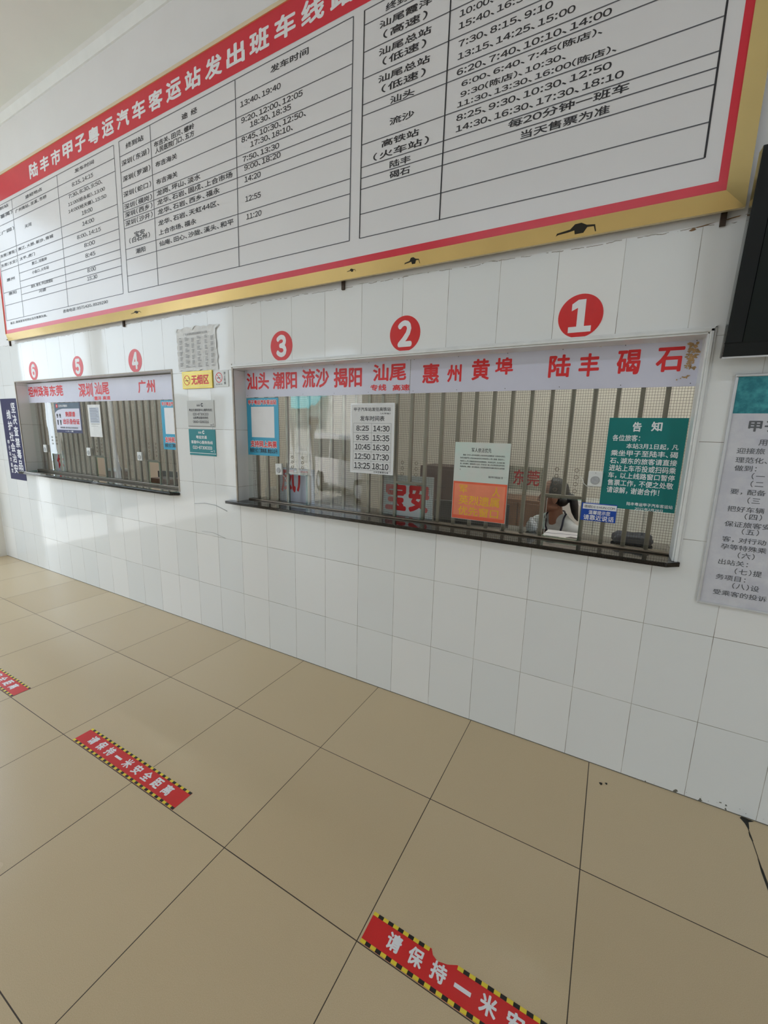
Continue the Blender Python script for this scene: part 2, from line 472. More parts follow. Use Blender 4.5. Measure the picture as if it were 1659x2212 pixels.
M = {
    'wall': wall_material(),
    'floor': floor_material(),
    'plaster': pm('white_plaster', srgb(232, 229, 222), .75, var=.02, scale=3, bump=.03),
    'ceiling': pm('ceiling_paint', srgb(236, 238, 232), .8, var=.02, scale=2),
    'cornice': pm('cornice_paint', srgb(240, 241, 240), .6, var=.02),
    'office_wall': pm('office_wall_paint', srgb(224, 217, 206), .7, var=.04, scale=2),
    'concrete': pm('pavement_concrete', srgb(168, 164, 156), .9, var=.1, scale=5, bump=.1),
    'glass': glass_material('window_glass', (.94, .97, .96, 1), .012, 1.9),
    'plate': glass_material('green_glass_plate', (.72, .86, .82, 1), 0.0, 1.9),
    'steel': steel_material('brushed_steel', srgb(140, 129, 116), .24),
    'steel_dark': steel_material('weathered_steel', srgb(128, 118, 106), .3),
    'wire': pm('mesh_wire', srgb(70, 64, 58), .45, .6),
    'granite': granite_material(),
    'gold': pm('gold_mirror_steel', srgb(242, 214, 146), .24, .5, var=.05, scale=3, coat=.4),
    'gold_side': pm('gold_frame_edge', srgb(216, 200, 160), .35, .3),
    'grey_edge': pm('grey_tile_edging', srgb(176, 166, 152), .5, var=.12, scale=30),
    'white_alu': pm('white_aluminium', srgb(230, 231, 230), .3),
    'silver': pm('silver_aluminium', srgb(214, 216, 220), .35, .5),
    'panel': pm('printed_board_white', srgb(229, 227, 228), .28, spec=.5, var=.015, scale=2),
    'red_print': pm('printed_red', srgb(214, 44, 62), .3, var=.03),
    'white_ink': pm('white_ink', srgb(238, 238, 240), .45, var=.02),
    'black_ink': pm('black_ink', srgb(40, 38, 42), .5, var=.05),
    'line_ink': pm('table_line_ink', srgb(88, 88, 94), .5, var=.05),
    'grey_ink': pm('grey_ink', srgb(92, 94, 98), .5, var=.05),
    'red_ink': pm('red_ink', srgb(222, 40, 44), .4, var=.04),
    'vinyl_red': pm('red_vinyl', srgb(214, 36, 36), .3, var=.03),
    'lilac': pm('lilac_sign_board', srgb(214, 214, 230), .22, var=.03, scale=5),
    'peel': pm('glue_residue', srgb(176, 142, 98), .7, var=.25, scale=60),
    'sky_blue': pm('sky_blue_board', srgb(62, 168, 206), .3, var=.03),
    'paper': pm('white_paper', srgb(226, 226, 226), .6, var=.02, scale=30),
    'old_paper': pm('worn_paper', srgb(230, 230, 229), .7, var=.06, scale=18, bump=.1),
    'mint_paper': marble_sheet('faded_certificate_paper', srgb(214, 218, 212), srgb(204, 222, 214), 7.0),
    'orange': pm('faded_orange_print', srgb(238, 140, 106), .5, var=.08, scale=10),
    'orange_edge': pm('orange_border_print', srgb(236, 104, 72), .5, var=.06),
    'yellow_ink': pm('yellow_ink', srgb(238, 184, 52), .5, var=.05),
    'green_board': pm('green_notice_board', srgb(0, 118, 116), .3, var=.03),
    'blue': pm('blue_plate', srgb(24, 72, 168), .25, var=.03),
    'navy': pm('navy_print', srgb(38, 40, 88), .35, var=.08, scale=6),
    'teal': pm('teal_plate', srgb(28, 134, 142), .3, var=.03),
    'grey_plate': pm('grey_plate', srgb(198, 198, 194), .4, var=.02),
    'white_plastic': pm('white_plastic', srgb(226, 228, 226), .35, var=.02),
    'grille_grey': pm('speaker_grille', srgb(176, 178, 180), .5, var=.1, scale=120),
    'gold_plate': pm('gold_plate', srgb(222, 198, 96), .3, .35, var=.06, scale=9),
    'tv': pm('glossy_black_plastic', srgb(15, 21, 24), .06, var=.1, spec=.35, coat=.15),
    'tv_screen': pm('dark_screen', srgb(15, 25, 25), .1, var=.1, spec=.35),
    'black': pm('black_plastic', srgb(24, 24, 26), .45, var=.1),
    'teal_marble': marble_sheet('teal_marbled_print', srgb(22, 116, 128), srgb(66, 160, 168), 34.0),
    'grey_marble': marble_sheet('grey_marbled_print', srgb(202, 202, 212), srgb(216, 216, 222), 14.0),
    'yellow_tape': pm('yellow_tape', srgb(236, 210, 60), .4, var=.05),
    'black_tape': pm('black_tape', srgb(22, 22, 20), .4, var=.1),
    'stain': pm('dark_stain', srgb(28, 26, 16), .6, var=.2, scale=50),  # floor joint, crumbs and the reflections painted on the gold frame
    'streak': pm('rust_streak', srgb(150, 116, 84), .8, var=.3, scale=60),
    'rust': pm('rusty_iron', srgb(64, 48, 36), .7, var=.25, scale=60),
    'wood': pm('brown_wood', srgb(112, 76, 52), .5, var=.2, scale=9),
    'dark_wood': pm('dark_brown_wood', srgb(72, 46, 38), .5, var=.2, scale=9),
    'skin': pm('skin', srgb(158, 116, 96), .5, var=.05, scale=30),
    'hair': pm('black_hair', srgb(18, 14, 14), .5, var=.3, scale=60),
    'shirt': pm('pale_grey_cotton', srgb(206, 212, 212), .85, var=.05, scale=24, bump=.15),
    'lanyard': pm('navy_ribbon', srgb(22, 24, 44), .6, var=.1),
    'trousers': pm('dark_trousers', srgb(40, 42, 52), .8, var=.1),
    'grey_cloth': pm('dark_grey_cloth', srgb(66, 68, 82), .8, var=.2, scale=14, bump=.3),
    'bag': pm('white_plastic_bag', srgb(232, 232, 236), .3, var=.04, scale=20, bump=.3),
    'leaf': pm('green_leaves', srgb(62, 88, 50), .6, var=.4, scale=5),
    'awning': pm('turquoise_awning', srgb(96, 196, 200), .5, var=.05),
    'van': pm('white_van_paint', srgb(226, 222, 220), .25, var=.02, coat=.4),
    'dark_glass': pm('dark_car_glass', srgb(24, 28, 32), .06, var=.1),
    'tyre': pm('black_rubber', srgb(26, 26, 26), .8, var=.1),
    'yard': pm('weathered_yard_wall', srgb(128, 128, 120), .85, var=.3, scale=2),  # for the unseen wall added to dim reflections
    'tube_hall': emit('lit_tube', (.80, .87, 1.0, 1), FILL_HALL),
    'tube_office': emit('lit_office_tube', (1.0, .98, .95, 1), TUBE_OFFICE),
}

# what the signs say: (text, left, bottom, right, top) in metres on each sign's own plane
T = {
'BT': [('汕尾霞洋', -1.195, 1.007, -0.928, 1.023), ('（高速）', -1.173, 0.959, -0.947, 0.98), ('汕尾总站', -1.195, 0.896, -0.925, 0.917), ('（低速）', -1.173, 0.851, -0.947, 0.876), ('汕尾总站', -1.194, 0.785, -0.925, 0.808), ('（低速）', -1.174, 0.738, -0.944, 0.766), ('汕头', -1.125, 0.678, -0.997, 0.702), ('流沙', -1.124, 0.588, -0.993, 0.617), ('高铁站', -1.165, 0.505, -0.965, 0.533), ('（火车站）', -1.21, 0.457, -0.912, 0.486), ('陆丰', -1.116, 0.404, -1.003, 0.429), ('碣石', -1.114, 0.357, -1.004, 0.385), ('10:00、', -0.794, 0.902, -0.648, 0.914), ('15:40、16:30、', -0.796, 0.857, -0.475, 0.863), ('7:30、8:15、9:10', -0.792, 0.79, -0.406, 0.805), ('13:15、14:25、15:00', -0.792, 0.743, -0.321, 0.756), ('6:20、7:40、10:10、14:00', -0.793, 0.684, -0.191, 0.696), ('6:00、6:40、7:45(陈店)、', -0.768, 0.634, -0.216, 0.642), ('9:30(陈店)、10:30、', -0.77, 0.594, -0.339, 0.603), ('11:30、13:30、16:00(陈店)、', -0.782, 0.558, -0.161, 0.564), ('8:25、9:30、10:30、12:50', -0.783, 0.506, -0.172, 0.521), ('14:30、16:30、17:30、18:10', -0.782, 0.463, -0.127, 0.478), ('每20分钟一班车', -0.548, 0.412, -0.104, 0.43), ('当天售票为准', -0.492, 0.357, -0.162, 0.381), ('终到站', -1.164, 1.065, -0.992, 1.078), ('终到站', -3.24, 1.048, -3.034, 1.078), ('深圳（东湖）', -3.301, 0.952, -2.979, 0.981), ('深圳（罗湖）', -3.298, 0.851, -2.977, 0.876), ('深圳（蛇口）', -3.302, 0.753, -2.978, 0.778), ('深圳（横岗）', -3.301, 0.673, -2.977, 0.706), ('深圳（西乡）', -3.299, 0.62, -2.977, 0.649), ('深圳（沙井）', -3.3, 0.564, -2.979, 0.589), ('宝安', -3.203, 0.478, -3.078, 0.519), ('（白石州）', -3.267, 0.444, -3.022, 0.479), ('潮阳', -3.197, 0.365, -3.083, 0.397), ('途 经', -2.635, 1.048, -2.487, 1.076), ('布吉关、田贝、螺岭', -2.926, 0.971, -2.518, 0.994), ('人民医院门口、五方', -2.916, 0.932, -2.521, 0.946), ('布吉海关', -2.921, 0.851, -2.696, 0.877), ('布吉海关', -2.922, 0.747, -2.698, 0.776), ('龙岗、坪山、淡水', -2.923, 0.68, -2.478, 0.703), ('龙华、石岩、固戍、上合市场', -2.922, 0.623, -2.194, 0.651), ('龙华、石岩、西乡、福永', -2.922, 0.564, -2.307, 0.59), ('龙华、石岩、天虹44区、', -2.923, 0.495, -2.314, 0.518), ('上合市场、福永', -2.922, 0.436, -2.532, 0.464), ('仙庵、田心、沙陇、溪头、和平', -2.923, 0.366, -2.194, 0.393), ('发车时间', -1.883, 1.055, -1.618, 1.082), ('13:40、19:40', -2.117, 0.961, -1.809, 0.974), ('9:20、12:00、12:05', -2.112, 0.879, -1.657, 0.899), ('18:30、18:35', -2.043, 0.839, -1.737, 0.858), ('8:45、10:30、12:50、', -2.113, 0.78, -1.634, 0.794), ('17:30、18:10、', -2.042, 0.739, -1.724, 0.752), ('7:50、13:30', -2.106, 0.678, -1.823, 0.696), ('9:00、18:20', -2.095, 0.63, -1.813, 0.646), ('14:20', -2.094, 0.57, -1.965, 0.589), ('12:55', -2.091, 0.465, -1.967, 0.483), ('11:20', -2.085, 0.369, -1.963, 0.389), ('终到站', -5.332, 1.07, -5.059, 1.084), ('广州（番禺）', -5.489, 1.0, -5.0, 1.011), ('广州（广园）', -5.527, 0.868, -4.995, 0.86), ('东莞（厚街）', -5.323, 0.678, -4.999, 0.708), ('东莞（长安）', -5.328, 0.596, -5.003, 0.626), ('惠州', -5.248, 0.461, -5.085, 0.499), ('惠阳', -5.237, 0.339, -5.079, 0.36), ('途经地点', -4.734, 1.058, -4.438, 1.081), ('广州南站、龙溪、市桥', -4.938, 0.989, -4.376, 0.995), ('天河', -4.795, 0.838, -4.671, 0.848), ('黄江、大朗、新沙、南城', -4.959, 0.681, -4.326, 0.702), ('太平、虎门', -4.949, 0.598, -4.665, 0.622), ('惠江、河南岸', -4.735, 0.528, -4.464, 0.543), ('小金口、火车站', -4.745, 0.456, -4.445, 0.478), ('淡水、秋长、中山宾馆站', -4.791, 0.345, -4.399, 0.356), ('河婆', -4.657, 0.289, -4.527, 0.306), ('发车时间', -3.92, 1.061, -3.646, 1.083), ('8:15、14:15', -3.972, 0.977, -3.67, 0.995), ('7:30、8:30、9:50、', -4.037, 0.906, -3.555, 0.916), ('11:00(经永和)、13:00', -4.051, 0.853, -3.526, 0.875), ('14:00(经天健)、15:50', -4.056, 0.803, -3.517, 0.821), ('19:00', -3.864, 0.753, -3.711, 0.77), ('14:00', -3.869, 0.678, -3.7, 0.7), ('8:00、14:15', -3.96, 0.597, -3.619, 0.619), ('8:00', -3.867, 0.523, -3.712, 0.546), ('8:45', -3.861, 0.446, -3.719, 0.483), ('8:00', -3.85, 0.337, -3.727, 0.359), ('15:30', -3.86, 0.277, -3.716, 0.298), ('咨询电话：8571420、8929290', -4.276, 0.078, -3.595, 0.1), ('备注：具体发车时间以当天售票为准。', -5.27, 0.08, -4.555, 0.101)],
'W2': [('汕头', -2.305, 1.847, -2.09, 1.959), ('潮阳', -2.057, 1.845, -1.848, 1.955), ('流沙', -1.806, 1.846, -1.594, 1.962), ('揭阳', -1.558, 1.842, -1.355, 1.957), ('汕尾', -1.28, 1.869, -1.065, 1.963), ('惠', -0.967, 1.847, -0.869, 1.95), ('州', -0.824, 1.849, -0.745, 1.937), ('黄', -0.691, 1.854, -0.599, 1.958), ('埠', -0.571, 1.875, -0.483, 1.957), ('陆', -0.318, 1.852, -0.223, 1.954), ('丰', -0.188, 1.851, -0.104, 1.952), ('碣', -0.036, 1.853, 0.054, 1.956), ('石', 0.11, 1.858, 0.207, 1.957)],
'W2s': [('专线', -1.296, 1.816, -1.189, 1.852), ('高速', -1.149, 1.814, -1.041, 1.847)],
'W1': [('坦州珠海', -5.543, 1.856, -5.072, 1.962), ('东莞', -5.055, 1.856, -4.791, 1.962), ('深圳', -4.502, 1.838, -4.259, 1.963), ('汕尾', -4.226, 1.854, -3.994, 1.964), ('广', -3.563, 1.854, -3.453, 1.958), ('州', -3.446, 1.854, -3.333, 1.956)],
'W1s': [('霞洋', -4.245, 1.806, -4.13, 1.842), ('高速', -4.108, 1.808, -3.986, 1.842)],
'QT': [('甲子粤运汽车客运站', -2.29, 1.747, -2.029, 1.779)],
'QB': [('支持网上购票', -2.279, 1.456, -2.033, 1.502)],
'QS': [('购票方式：门票购票、微信公众号', -2.286, 1.417, -2.028, 1.448)],
'TT': [('甲子汽车站发往高铁站', -1.408, 1.701, -1.156, 1.723), ('（火车站）', -1.226, 1.683, -1.158, 1.693), ('发车时间表', -1.364, 1.644, -1.196, 1.674), ('8:25', -1.39, 1.586, -1.301, 1.617), ('9:35', -1.391, 1.53, -1.301, 1.562), ('10:45', -1.399, 1.473, -1.289, 1.508), ('12:50', -1.401, 1.416, -1.288, 1.451), ('13:25', -1.403, 1.358, -1.289, 1.396), ('14:30', -1.271, 1.584, -1.161, 1.618), ('15:35', -1.274, 1.528, -1.161, 1.563), ('16:30', -1.273, 1.473, -1.161, 1.508), ('17:30', -1.274, 1.416, -1.161, 1.452), ('18:10', -1.274, 1.359, -1.162, 1.396), ('以当天售票为准', -1.263, 1.331, -1.162, 1.349)],
'MT': [('军人依法优先', -0.665, 1.488, -0.56, 1.511)],
'MB': [('根据《中华人民共和国军人地位和权益保障法》以及有关规定，', -0.71, 1.468, -0.487, 1.4765), ('为依法维护军人的合法权益优先为现役军人、军人家属、退役军人、', -0.726, 1.452, -0.487, 1.4605), ('残疾军人、烈士遗属等提供优先购票服务，凭有效证件，在本窗口购', -0.725, 1.435, -0.487, 1.4435), ('票，优先乘车。请现役军人出示《军官证》或士兵证等有效证件优先', -0.724, 1.421, -0.487, 1.4295), ('购票进站，谢谢，请大家配合，共同营造拥军优属的良好社会氛围', -0.723, 1.406, -0.487, 1.4145), ('。', -0.724, 1.391, -0.719, 1.397), ('陆丰甲子客运站 宣', -0.565, 1.357, -0.491, 1.368)],
'MO': [('军', -0.72, 1.269, -0.676, 1.311), ('人', -0.539, 1.262, -0.499, 1.312), ('英烈遗属', -0.72, 1.205, -0.499, 1.256), ('优先窗口', -0.72, 1.146, -0.5, 1.195)],
'GR': [('告', 0.057, 1.609, 0.091, 1.651), ('知', 0.127, 1.612, 0.167, 1.653), ('各位旅客：', -0.016, 1.567, 0.091, 1.595), ('本站3月1日起，凡', 0.042, 1.534, 0.236, 1.558), ('乘坐甲子至陆丰、碣', -0.015, 1.5, 0.238, 1.527), ('石、湖东的旅客请直接', -0.015, 1.466, 0.239, 1.493), ('进站上车币投或扫码乘', -0.015, 1.432, 0.239, 1.461), ('车，以上线路窗口暂停', -0.015, 1.399, 0.239, 1.427), ('售票工作，不便之处敬', -0.014, 1.365, 0.238, 1.394), ('请谅解，谢谢合作！', -0.014, 1.331, 0.191, 1.361), ('陆丰粤运甲子汽车客运站', 0.073, 1.280, 0.248, 1.296), ('2021年2月28日', 0.107, 1.262, 0.214, 1.275)],
'BL': [('温馨提示您', -0.077, 1.223, 0.013, 1.242), ('请靠近说话', -0.097, 1.195, 0.031, 1.22)],
'BW': [('德顺DESHUN.COM', -0.098, 1.255, 0.032, 1.268)],
'NS': [('无烟区', -2.738, 1.884, -2.551, 1.948)],
'NV': [('禁', -2.411, 1.94, -2.392, 1.955), ('止', -2.408, 1.919, -2.391, 1.932), ('吸', -2.41, 1.896, -2.39, 1.913), ('烟', -2.41, 1.877, -2.391, 1.891)],
'NE': [('NO SMOKING', -2.488, 1.874, -2.425, 1.886)],
'GY': [('粤运交通客服中心服务热线：', -2.794, 1.698, -2.539, 1.714), ('020-87306333', -2.753, 1.668, -2.584, 1.688), ('汕尾粤运服务热线：', -2.753, 1.643, -2.583, 1.661), ('0660-3266316', -2.754, 1.614, -2.585, 1.634)],
'TL': [('粤运交通', -2.732, 1.501, -2.614, 1.525), ('客服中心服务热线', -2.79, 1.464, -2.554, 1.496), ('020-87306333', -2.775, 1.425, -2.563, 1.457)],
'DB': [('坚', -5.691, 1.698, -5.556, 1.796), ('决', -5.688, 1.574, -5.557, 1.67), ('查', -5.694, 1.448, -5.559, 1.548), ('禁', -5.694, 1.325, -5.555, 1.428), ('毒', -5.694, 1.2, -5.555, 1.305), ('品', -5.694, 1.075, -5.565, 1.181), ('维', -5.834, 1.636, -5.69, 1.732), ('护', -5.845, 1.512, -5.695, 1.611), ('社', -5.842, 1.384, -5.691, 1.488), ('会', -5.843, 1.258, -5.7, 1.365), ('治', -5.839, 1.131, -5.7, 1.243), ('安', -5.848, 1.007, -5.703, 1.122)],
'DS': [('甲', -5.906, 1.351, -5.841, 1.395), ('子', -5.907, 1.296, -5.841, 1.339), ('站', -5.908, 1.24, -5.842, 1.284), ('交', -5.909, 1.183, -5.843, 1.228), ('通', -5.91, 1.126, -5.844, 1.172), ('宣', -5.911, 1.07, -5.845, 1.116)],
'IR': [('购票请', -4.792, 1.656, -4.602, 1.707), ('出示身份证', -4.852, 1.584, -4.535, 1.638)],
'IS': [('乘客购票、乘车请出示有效身份证', -4.919, 1.542, -4.584, 1.56)],
'IH': [('公交公司提示', -4.91, 1.75, -4.74, 1.773)],
'IF': [('一人一票', -4.829, 1.509, -4.676, 1.523)],
'BA': [('宝安', -1.229, 1.094, -0.945, 1.286)],
'DG': [('东莞', -0.493, 1.297, -0.362, 1.386)],
'XI': [('休', -5.441, 1.095, -5.246, 1.249)],
}

# ================================================================== THE SETTING
W1 = (-5.52, -2.975); W2 = (-2.318, .283); WZ = (1.053, 1.998)      # the two window openings
b = MB()
b.box(-6.34, 8.0, 0, .22, 0, WZ[0]); b.box(-6.34, 8.0, 0, .22, WZ[1], 4.25)
b.box(-6.34, W1[0], 0, .22, WZ[0], WZ[1]); b.box(W1[1], W2[0], 0, .22, WZ[0], WZ[1]); b.box(W2[1], 8.0, 0, .22, WZ[0], WZ[1])
structure(b.build('wall_back', M['wall'], fix=True))
structure(MB().box(-6.46, 8.1, -4.5, 3.3, -.12, 0).build('floor', M['floor']))
structure(MB().box(-6.46, 8.1, -4.5, .0, 4.25, 4.4).build('ceiling', M['ceiling']))
c = MB()
c.v = [(-6.34, 0, 4.19), (8, 0, 4.19), (8, -.012, 4.19), (-6.34, -.012, 4.19), (-6.34, -.03, 4.245), (8, -.03, 4.245), (8, -.055, 4.2501), (-6.34, -.055, 4.2501), (-6.34, 0, 4.2501), (8, 0, 4.2501)]
c.f = [(0, 3, 2, 1), (3, 4, 5, 2), (4, 7, 6, 5), (7, 8, 9, 6), (0, 8, 7, 4, 3), (1, 2, 5, 6, 9)]; c.mi = [0]*6
structure(c.build('trim_1', M['cornice'], fix=True))
# left wall: a narrow return beside the ticket wall, then a wide open doorway with one post
l = MB()
l.box(-6.46, -6.34, -.38, .22, 0, 4.25); l.box(-6.46, -6.34, -1.34, -1.2, 0, 4.0); l.box(-6.46, -6.34, -4.5, -3.6, 0, 4.25); l.box(-6.46, -6.34, -3.6, -.38, 4.0, 4.25)
structure(l.build('wall_left', M['plaster'], fix=True))
# front wall: an entrance, a solid stretch and an unseen opening added to let in more daylight
f = MB()
f.box(-6.46, -5.95, -4.5, -4.38, 0, 4.25); f.box(-5.95, -4.15, -4.5, -4.38, 3.0, 4.25); f.box(-4.15, 2.4, -4.5, -4.38, 0, 4.25)
f.box(2.4, 4.6, -4.5, -4.38, 2.7, 4.25); f.box(4.6, 8.1, -4.5, -4.38, 0, 4.25)
structure(f.build('wall_front', M['plaster'], fix=True))
structure(MB().box(8.0, 8.1, -4.4, 3.3, 0, 4.25).build('wall_right', M['plaster']))
# ticket office behind the windows
structure(MB().box(-6.46, 8.0, 3.1, 3.3, 0, 3.0).build('wall_office_back', M['office_wall']))
structure(MB().box(-6.46, -6.34, .22, 3.1, 0, 3.0).build('wall_office_left', M['office_wall']))
structure(MB().box(2.6, 2.7, .22, 3.1, 0, 3.0).build('wall_office_right', M['office_wall']))
structure(MB().box(-6.46, 8.0, .22, 3.3, 3.0, 3.1).build('ceiling_office', M['ceiling']))
structure(MB().box(-24, 14, -30, -4.5, -.3, -.14).build('pavement', M['concrete']))
structure(MB().box(-24, -6.46, -4.5, 3, -.3, -.14).build('pavement', M['concrete']))
structure(MB().box(-9.2, -9.0, -5.6, -1.68, -.14, 2.35).build('wall_yard', M['yard']))  # unseen wall added outside to dim the reflections in the left window

# dark broken joint where the floor meets the wall on the right
g = Ink()
g.poly([(.648, -.001), (.640, -.012), (.652, -.035), (.657, -.06), (.662, -.06), (.668, -.02), (.690, -.004), (.66, -.001)])
g.poly([(.655, -.075), (.6535, -.10), (.657, -.125), (.6615, -.12), (.6605, -.09)])
g.poly([(.656, -.20), (.653, -.26), (.655, -.36), (.664, -.36), (.6615, -.25)])
fl = bpy.data.objects['floor']
g.floor(.0006, 'broken_joint', M['stain'], fl)


rs = Ink()
for u, v, ru, rv in ((.255, 2.372, .012, .007), (.285, 2.376, .03, .003), (.20, 2.366, .035, .0025), (.165, 2.358, .012, .006), (.33, 2.381, .02, .002)):
    rs.poly([(u+ru*math.cos(2*PI*i/14)*random.uniform(.6, 1.1), v+ru*.12*math.cos(2*PI*i/14)+rv*math.sin(2*PI*i/14)*random.uniform(.5, 1.1)) for i in range(14)])
rs.wall(-.0006, 'rust_streak', M['streak'], bpy.data.objects['wall_back'])


def window(name, x0, x1, hatches, zsill, rings, casing):
    root = structure(empty(name, ((x0+x1)/2, 0, WZ[0])))
    def put(o):
        o.matrix_parent_inverse = root.matrix_basis.inverted(); return o
    z0, z1, g0, g1 = zsill, WZ[1]-.004, .101, .107
    # glass with the service hatches cut out
    gl = MB(); xs = [x0+.002]
    for a, b_ in hatches: xs += [a, b_]
    xs.append(x1-.002); hz = 1.286
    gl.box(x0+.002, x1-.002, g0, g1, hz, z1)
    for i in range(0, len(xs), 2): gl.box(xs[i], xs[i+1], g0, g1, z0, hz)
    put(gl.build('glass_pane', M['glass'], root))
    # polished edges of the glass round each hatch
    for a, b_ in hatches:
        e = MB()
        e.box(a, a+.006, g0-.003, g1+.004, z0, hz); e.box(b_-.006, b_, g0-.003, g1+.004, z0, hz); e.box(a+.006, b_-.006, g0-.003, g1+.004, hz-.005, hz); e.box(a+.006, b_-.006, g0-.003, g1+.004, z0, z0+.006)
        o = put(e.build('hatch_edge', M['plate'], root)); o['label'] = 'green polished glass edge'
    for (cx, n, z_) in rings:
        for s_ in (-.044, .044):
            for k in range(n):
                put(MB().torus((cx+s_, .0985, z_+.033*k), .0085, .0013, 'Y', 16, 6).build('speaking_hole', M['steel_dark'], root, smooth=True))
    put(MB().box(x0+.004, x1-.004, .092, .118, 1.0737, z0).build('sill_rail', M['steel'], root, bevel=.002))
    # edging of the opening
    t = MB()
    if casing:
        t.wall_prism([(x0-.012, WZ[0]), (x0, WZ[0]), (x0, WZ[1]), (x0-.012, WZ[1]+.012)], -.006, .002)
        tr = MB()
        for (w0, w1, d0, d1) in ((0, .008, -.006, .004), (.008, .02, -.012, .004), (.02, .028, -.006, .1)):
            tr.box(x1-w1+.006, x1-w0+.006, d0, d1, 1.0735, WZ[1]+.01-w0)
            tr.box(x0-.012, x1+.006-w0, d0, d1-.001, WZ[1]+.008-w1, WZ[1]+.008-w0)
        o = put(tr.build('casing', M['white_alu'], root, bevel=.002)); o['label'] = 'cream rounded casing along top and right edge'
        put(t.build('edge_strip', M['grey_edge'], root))
    else:
        t.box(x0-.010, x0, -.005, .002, WZ[0], WZ[1]+.008); t.box(x0, x1, -.005, .002, WZ[1], WZ[1]+.008); t.box(x1, x1+.010, -.005, .002, WZ[0]+.03, WZ[1]+.008)
        put(t.build('edge_strip', M['grey_edge'], root))
    return root


H1 = [(-5.165, -4.99), (-4.337, -4.17), (-3.517, -3.355)]
H2 = [(-1.937, -1.78), (-1.112, -.944), (-.274, -.108)]
window('window_1', *W1, H1, 1.098, [(-5.08, 3, 1.385), (-4.25, 4, 1.34), (-3.435, 4, 1.34)], False)
window('window_2', *W2, H2, 1.083, [(-1.858, 3, 1.335), (-1.028, 3, 1.345), (-.192, 4, 1.325)], True)


def counter(name, x0, x1, xf0, xf1, z0, z1, yf, label):
    s = MB()
    s.prism([(xf0, yf), (xf1-.05, yf), (xf1, yf+.04), (xf1, -.0005), (xf0, -.0005)], z0, z1)
    s.prism([(x0+.001, -.0005), (x1-.001, -.0005), (x1-.001, .335), (x0+.001, .335)], z0, z1)
    return tag(s.build(name, M['granite'], None, bevel=.002), label, 'counter', 'ticket counters')


counter('ticket_counter', W1[0], W1[1], -5.585, -2.968, 1.0535, 1.0735, -.055, 'black granite counter slab under a glass plate at windows 4, 5 and 6')
counter('ticket_counter', W2[0], W2[1], -2.40, .291, 1.0535, 1.0735, -.05, 'bare black granite counter slab below the larger window by the teller')
gp = MB().prism([(-5.57, -.05), (-3.025, -.05), (-2.98, -.012), (-2.98, -.001), (-5.515, -.001), (-5.515, .085), (-5.57, -.001)], 1.0742, 1.0822)
tag(gp.build('glass_plate', M['plate'], None, fix=True), 'greenish glass plate lying on the counter below windows 4 to 6', 'glass plate')


def grille(name, bars, hat, x0, x1, z0, label):
    """steel bars in front of a wire mesh, cut out at the service hatches"""
    root = tag(empty(name, ((x0+x1)/2, .128, z0)), label, 'security grille', 'steel grilles behind the ticket windows')
    def put(o):
        o.matrix_parent_inverse = root.matrix_basis.inverted(); return o
    hz = 1.298
    for i, x in enumerate(bars):
        short = any(a < i < b_ for a, b_ in hat)
        put(MB().box(x-.0095, x+.0095, .119, .137, hz if short else z0, WZ[1]-.012).build('bar', M['steel'], root, bevel=.002))
    for a, b_ in hat:
        xa, xb = sorted((bars[a], bars[b_]))
        put(MB().box(xa+.0095, xb-.0095, .119, .139, hz-.014, hz).build('hatch_lintel', M['steel_dark'], root, bevel=.0015))
    r = MB(); r.box(x0+.002, x1-.002, .1185, .139, 1.0738, z0)
    put(r.build('bottom_rail', M['steel_dark'], root, bevel=.0015))
    put(MB().box(x0+.002, x1-.002, .117, .139, WZ[1]-.012, WZ[1]-.0005).build('top_rail', M['steel_dark'], root))
    m = MB(); w = .00055; y = .1425
    holes = [tuple(sorted((bars[a], bars[b_]))) for a, b_ in hat]
    x = x0+.006
    while x < x1-.004:
        lo = hz-.006 if any(a < x < b_ for a, b_ in holes) else z0-.01
        m.box(x-w, x+w, y, y+.0011, lo, WZ[1]-.006); x += .0106
    z = z0+.004
    while z < WZ[1]-.006:
        xa = x0+.003
        if z < hz:
            for a, b_ in sorted(holes): m.box(xa, a, y+.0011, y+.0022, z-w, z+w); xa = b_
        m.box(xa, x1-.003, y+.0011, y+.0022, z-w, z+w); z += .0124
    put(m.build('wire_mesh', M['wire'], root))
    return root


bars1 = [-3.39-.0925*j for j in range(-4, 23)]
bars2 = [-2.244+.09296*i for i in range(27)]
grille('security_grille', bars1, [(4, 6), (13, 15), (22, 24)], W1[0], W1[1], 1.098, 'steel bar grille with fine wire mesh behind windows 4 to 6')
grille('security_grille', bars2, [(3, 5), (12, 14), (21, 23)], W2[0], W2[1], 1.083, 'steel bar grille with fine wire mesh behind windows 1 to 3')


# ================================================================== THE TIMETABLE BOARD
board = tag(empty('timetable_board', (0, -.07, 2.44), (math.atan(-.02), 0, 0)), 'huge white coach timetable board with red border and gold frame above the windows', 'timetable board')
U0, U1, V1 = -5.385, .240, 1.34
def bput(o): return o
MB().box(U0, U1, .0, .03, 0, V1).build('display_panel', M['panel'], board)
red = Ink(); red.rect(U0, 0, U1, .036); red.rect(U0, 1.142, U1, V1); red.rect(U0, .036, U0+.026, 1.142); red.rect(U1-.026, .036, U1, 1.142)
red.wall(-.0008, 'red_border', M['red_print'], board)
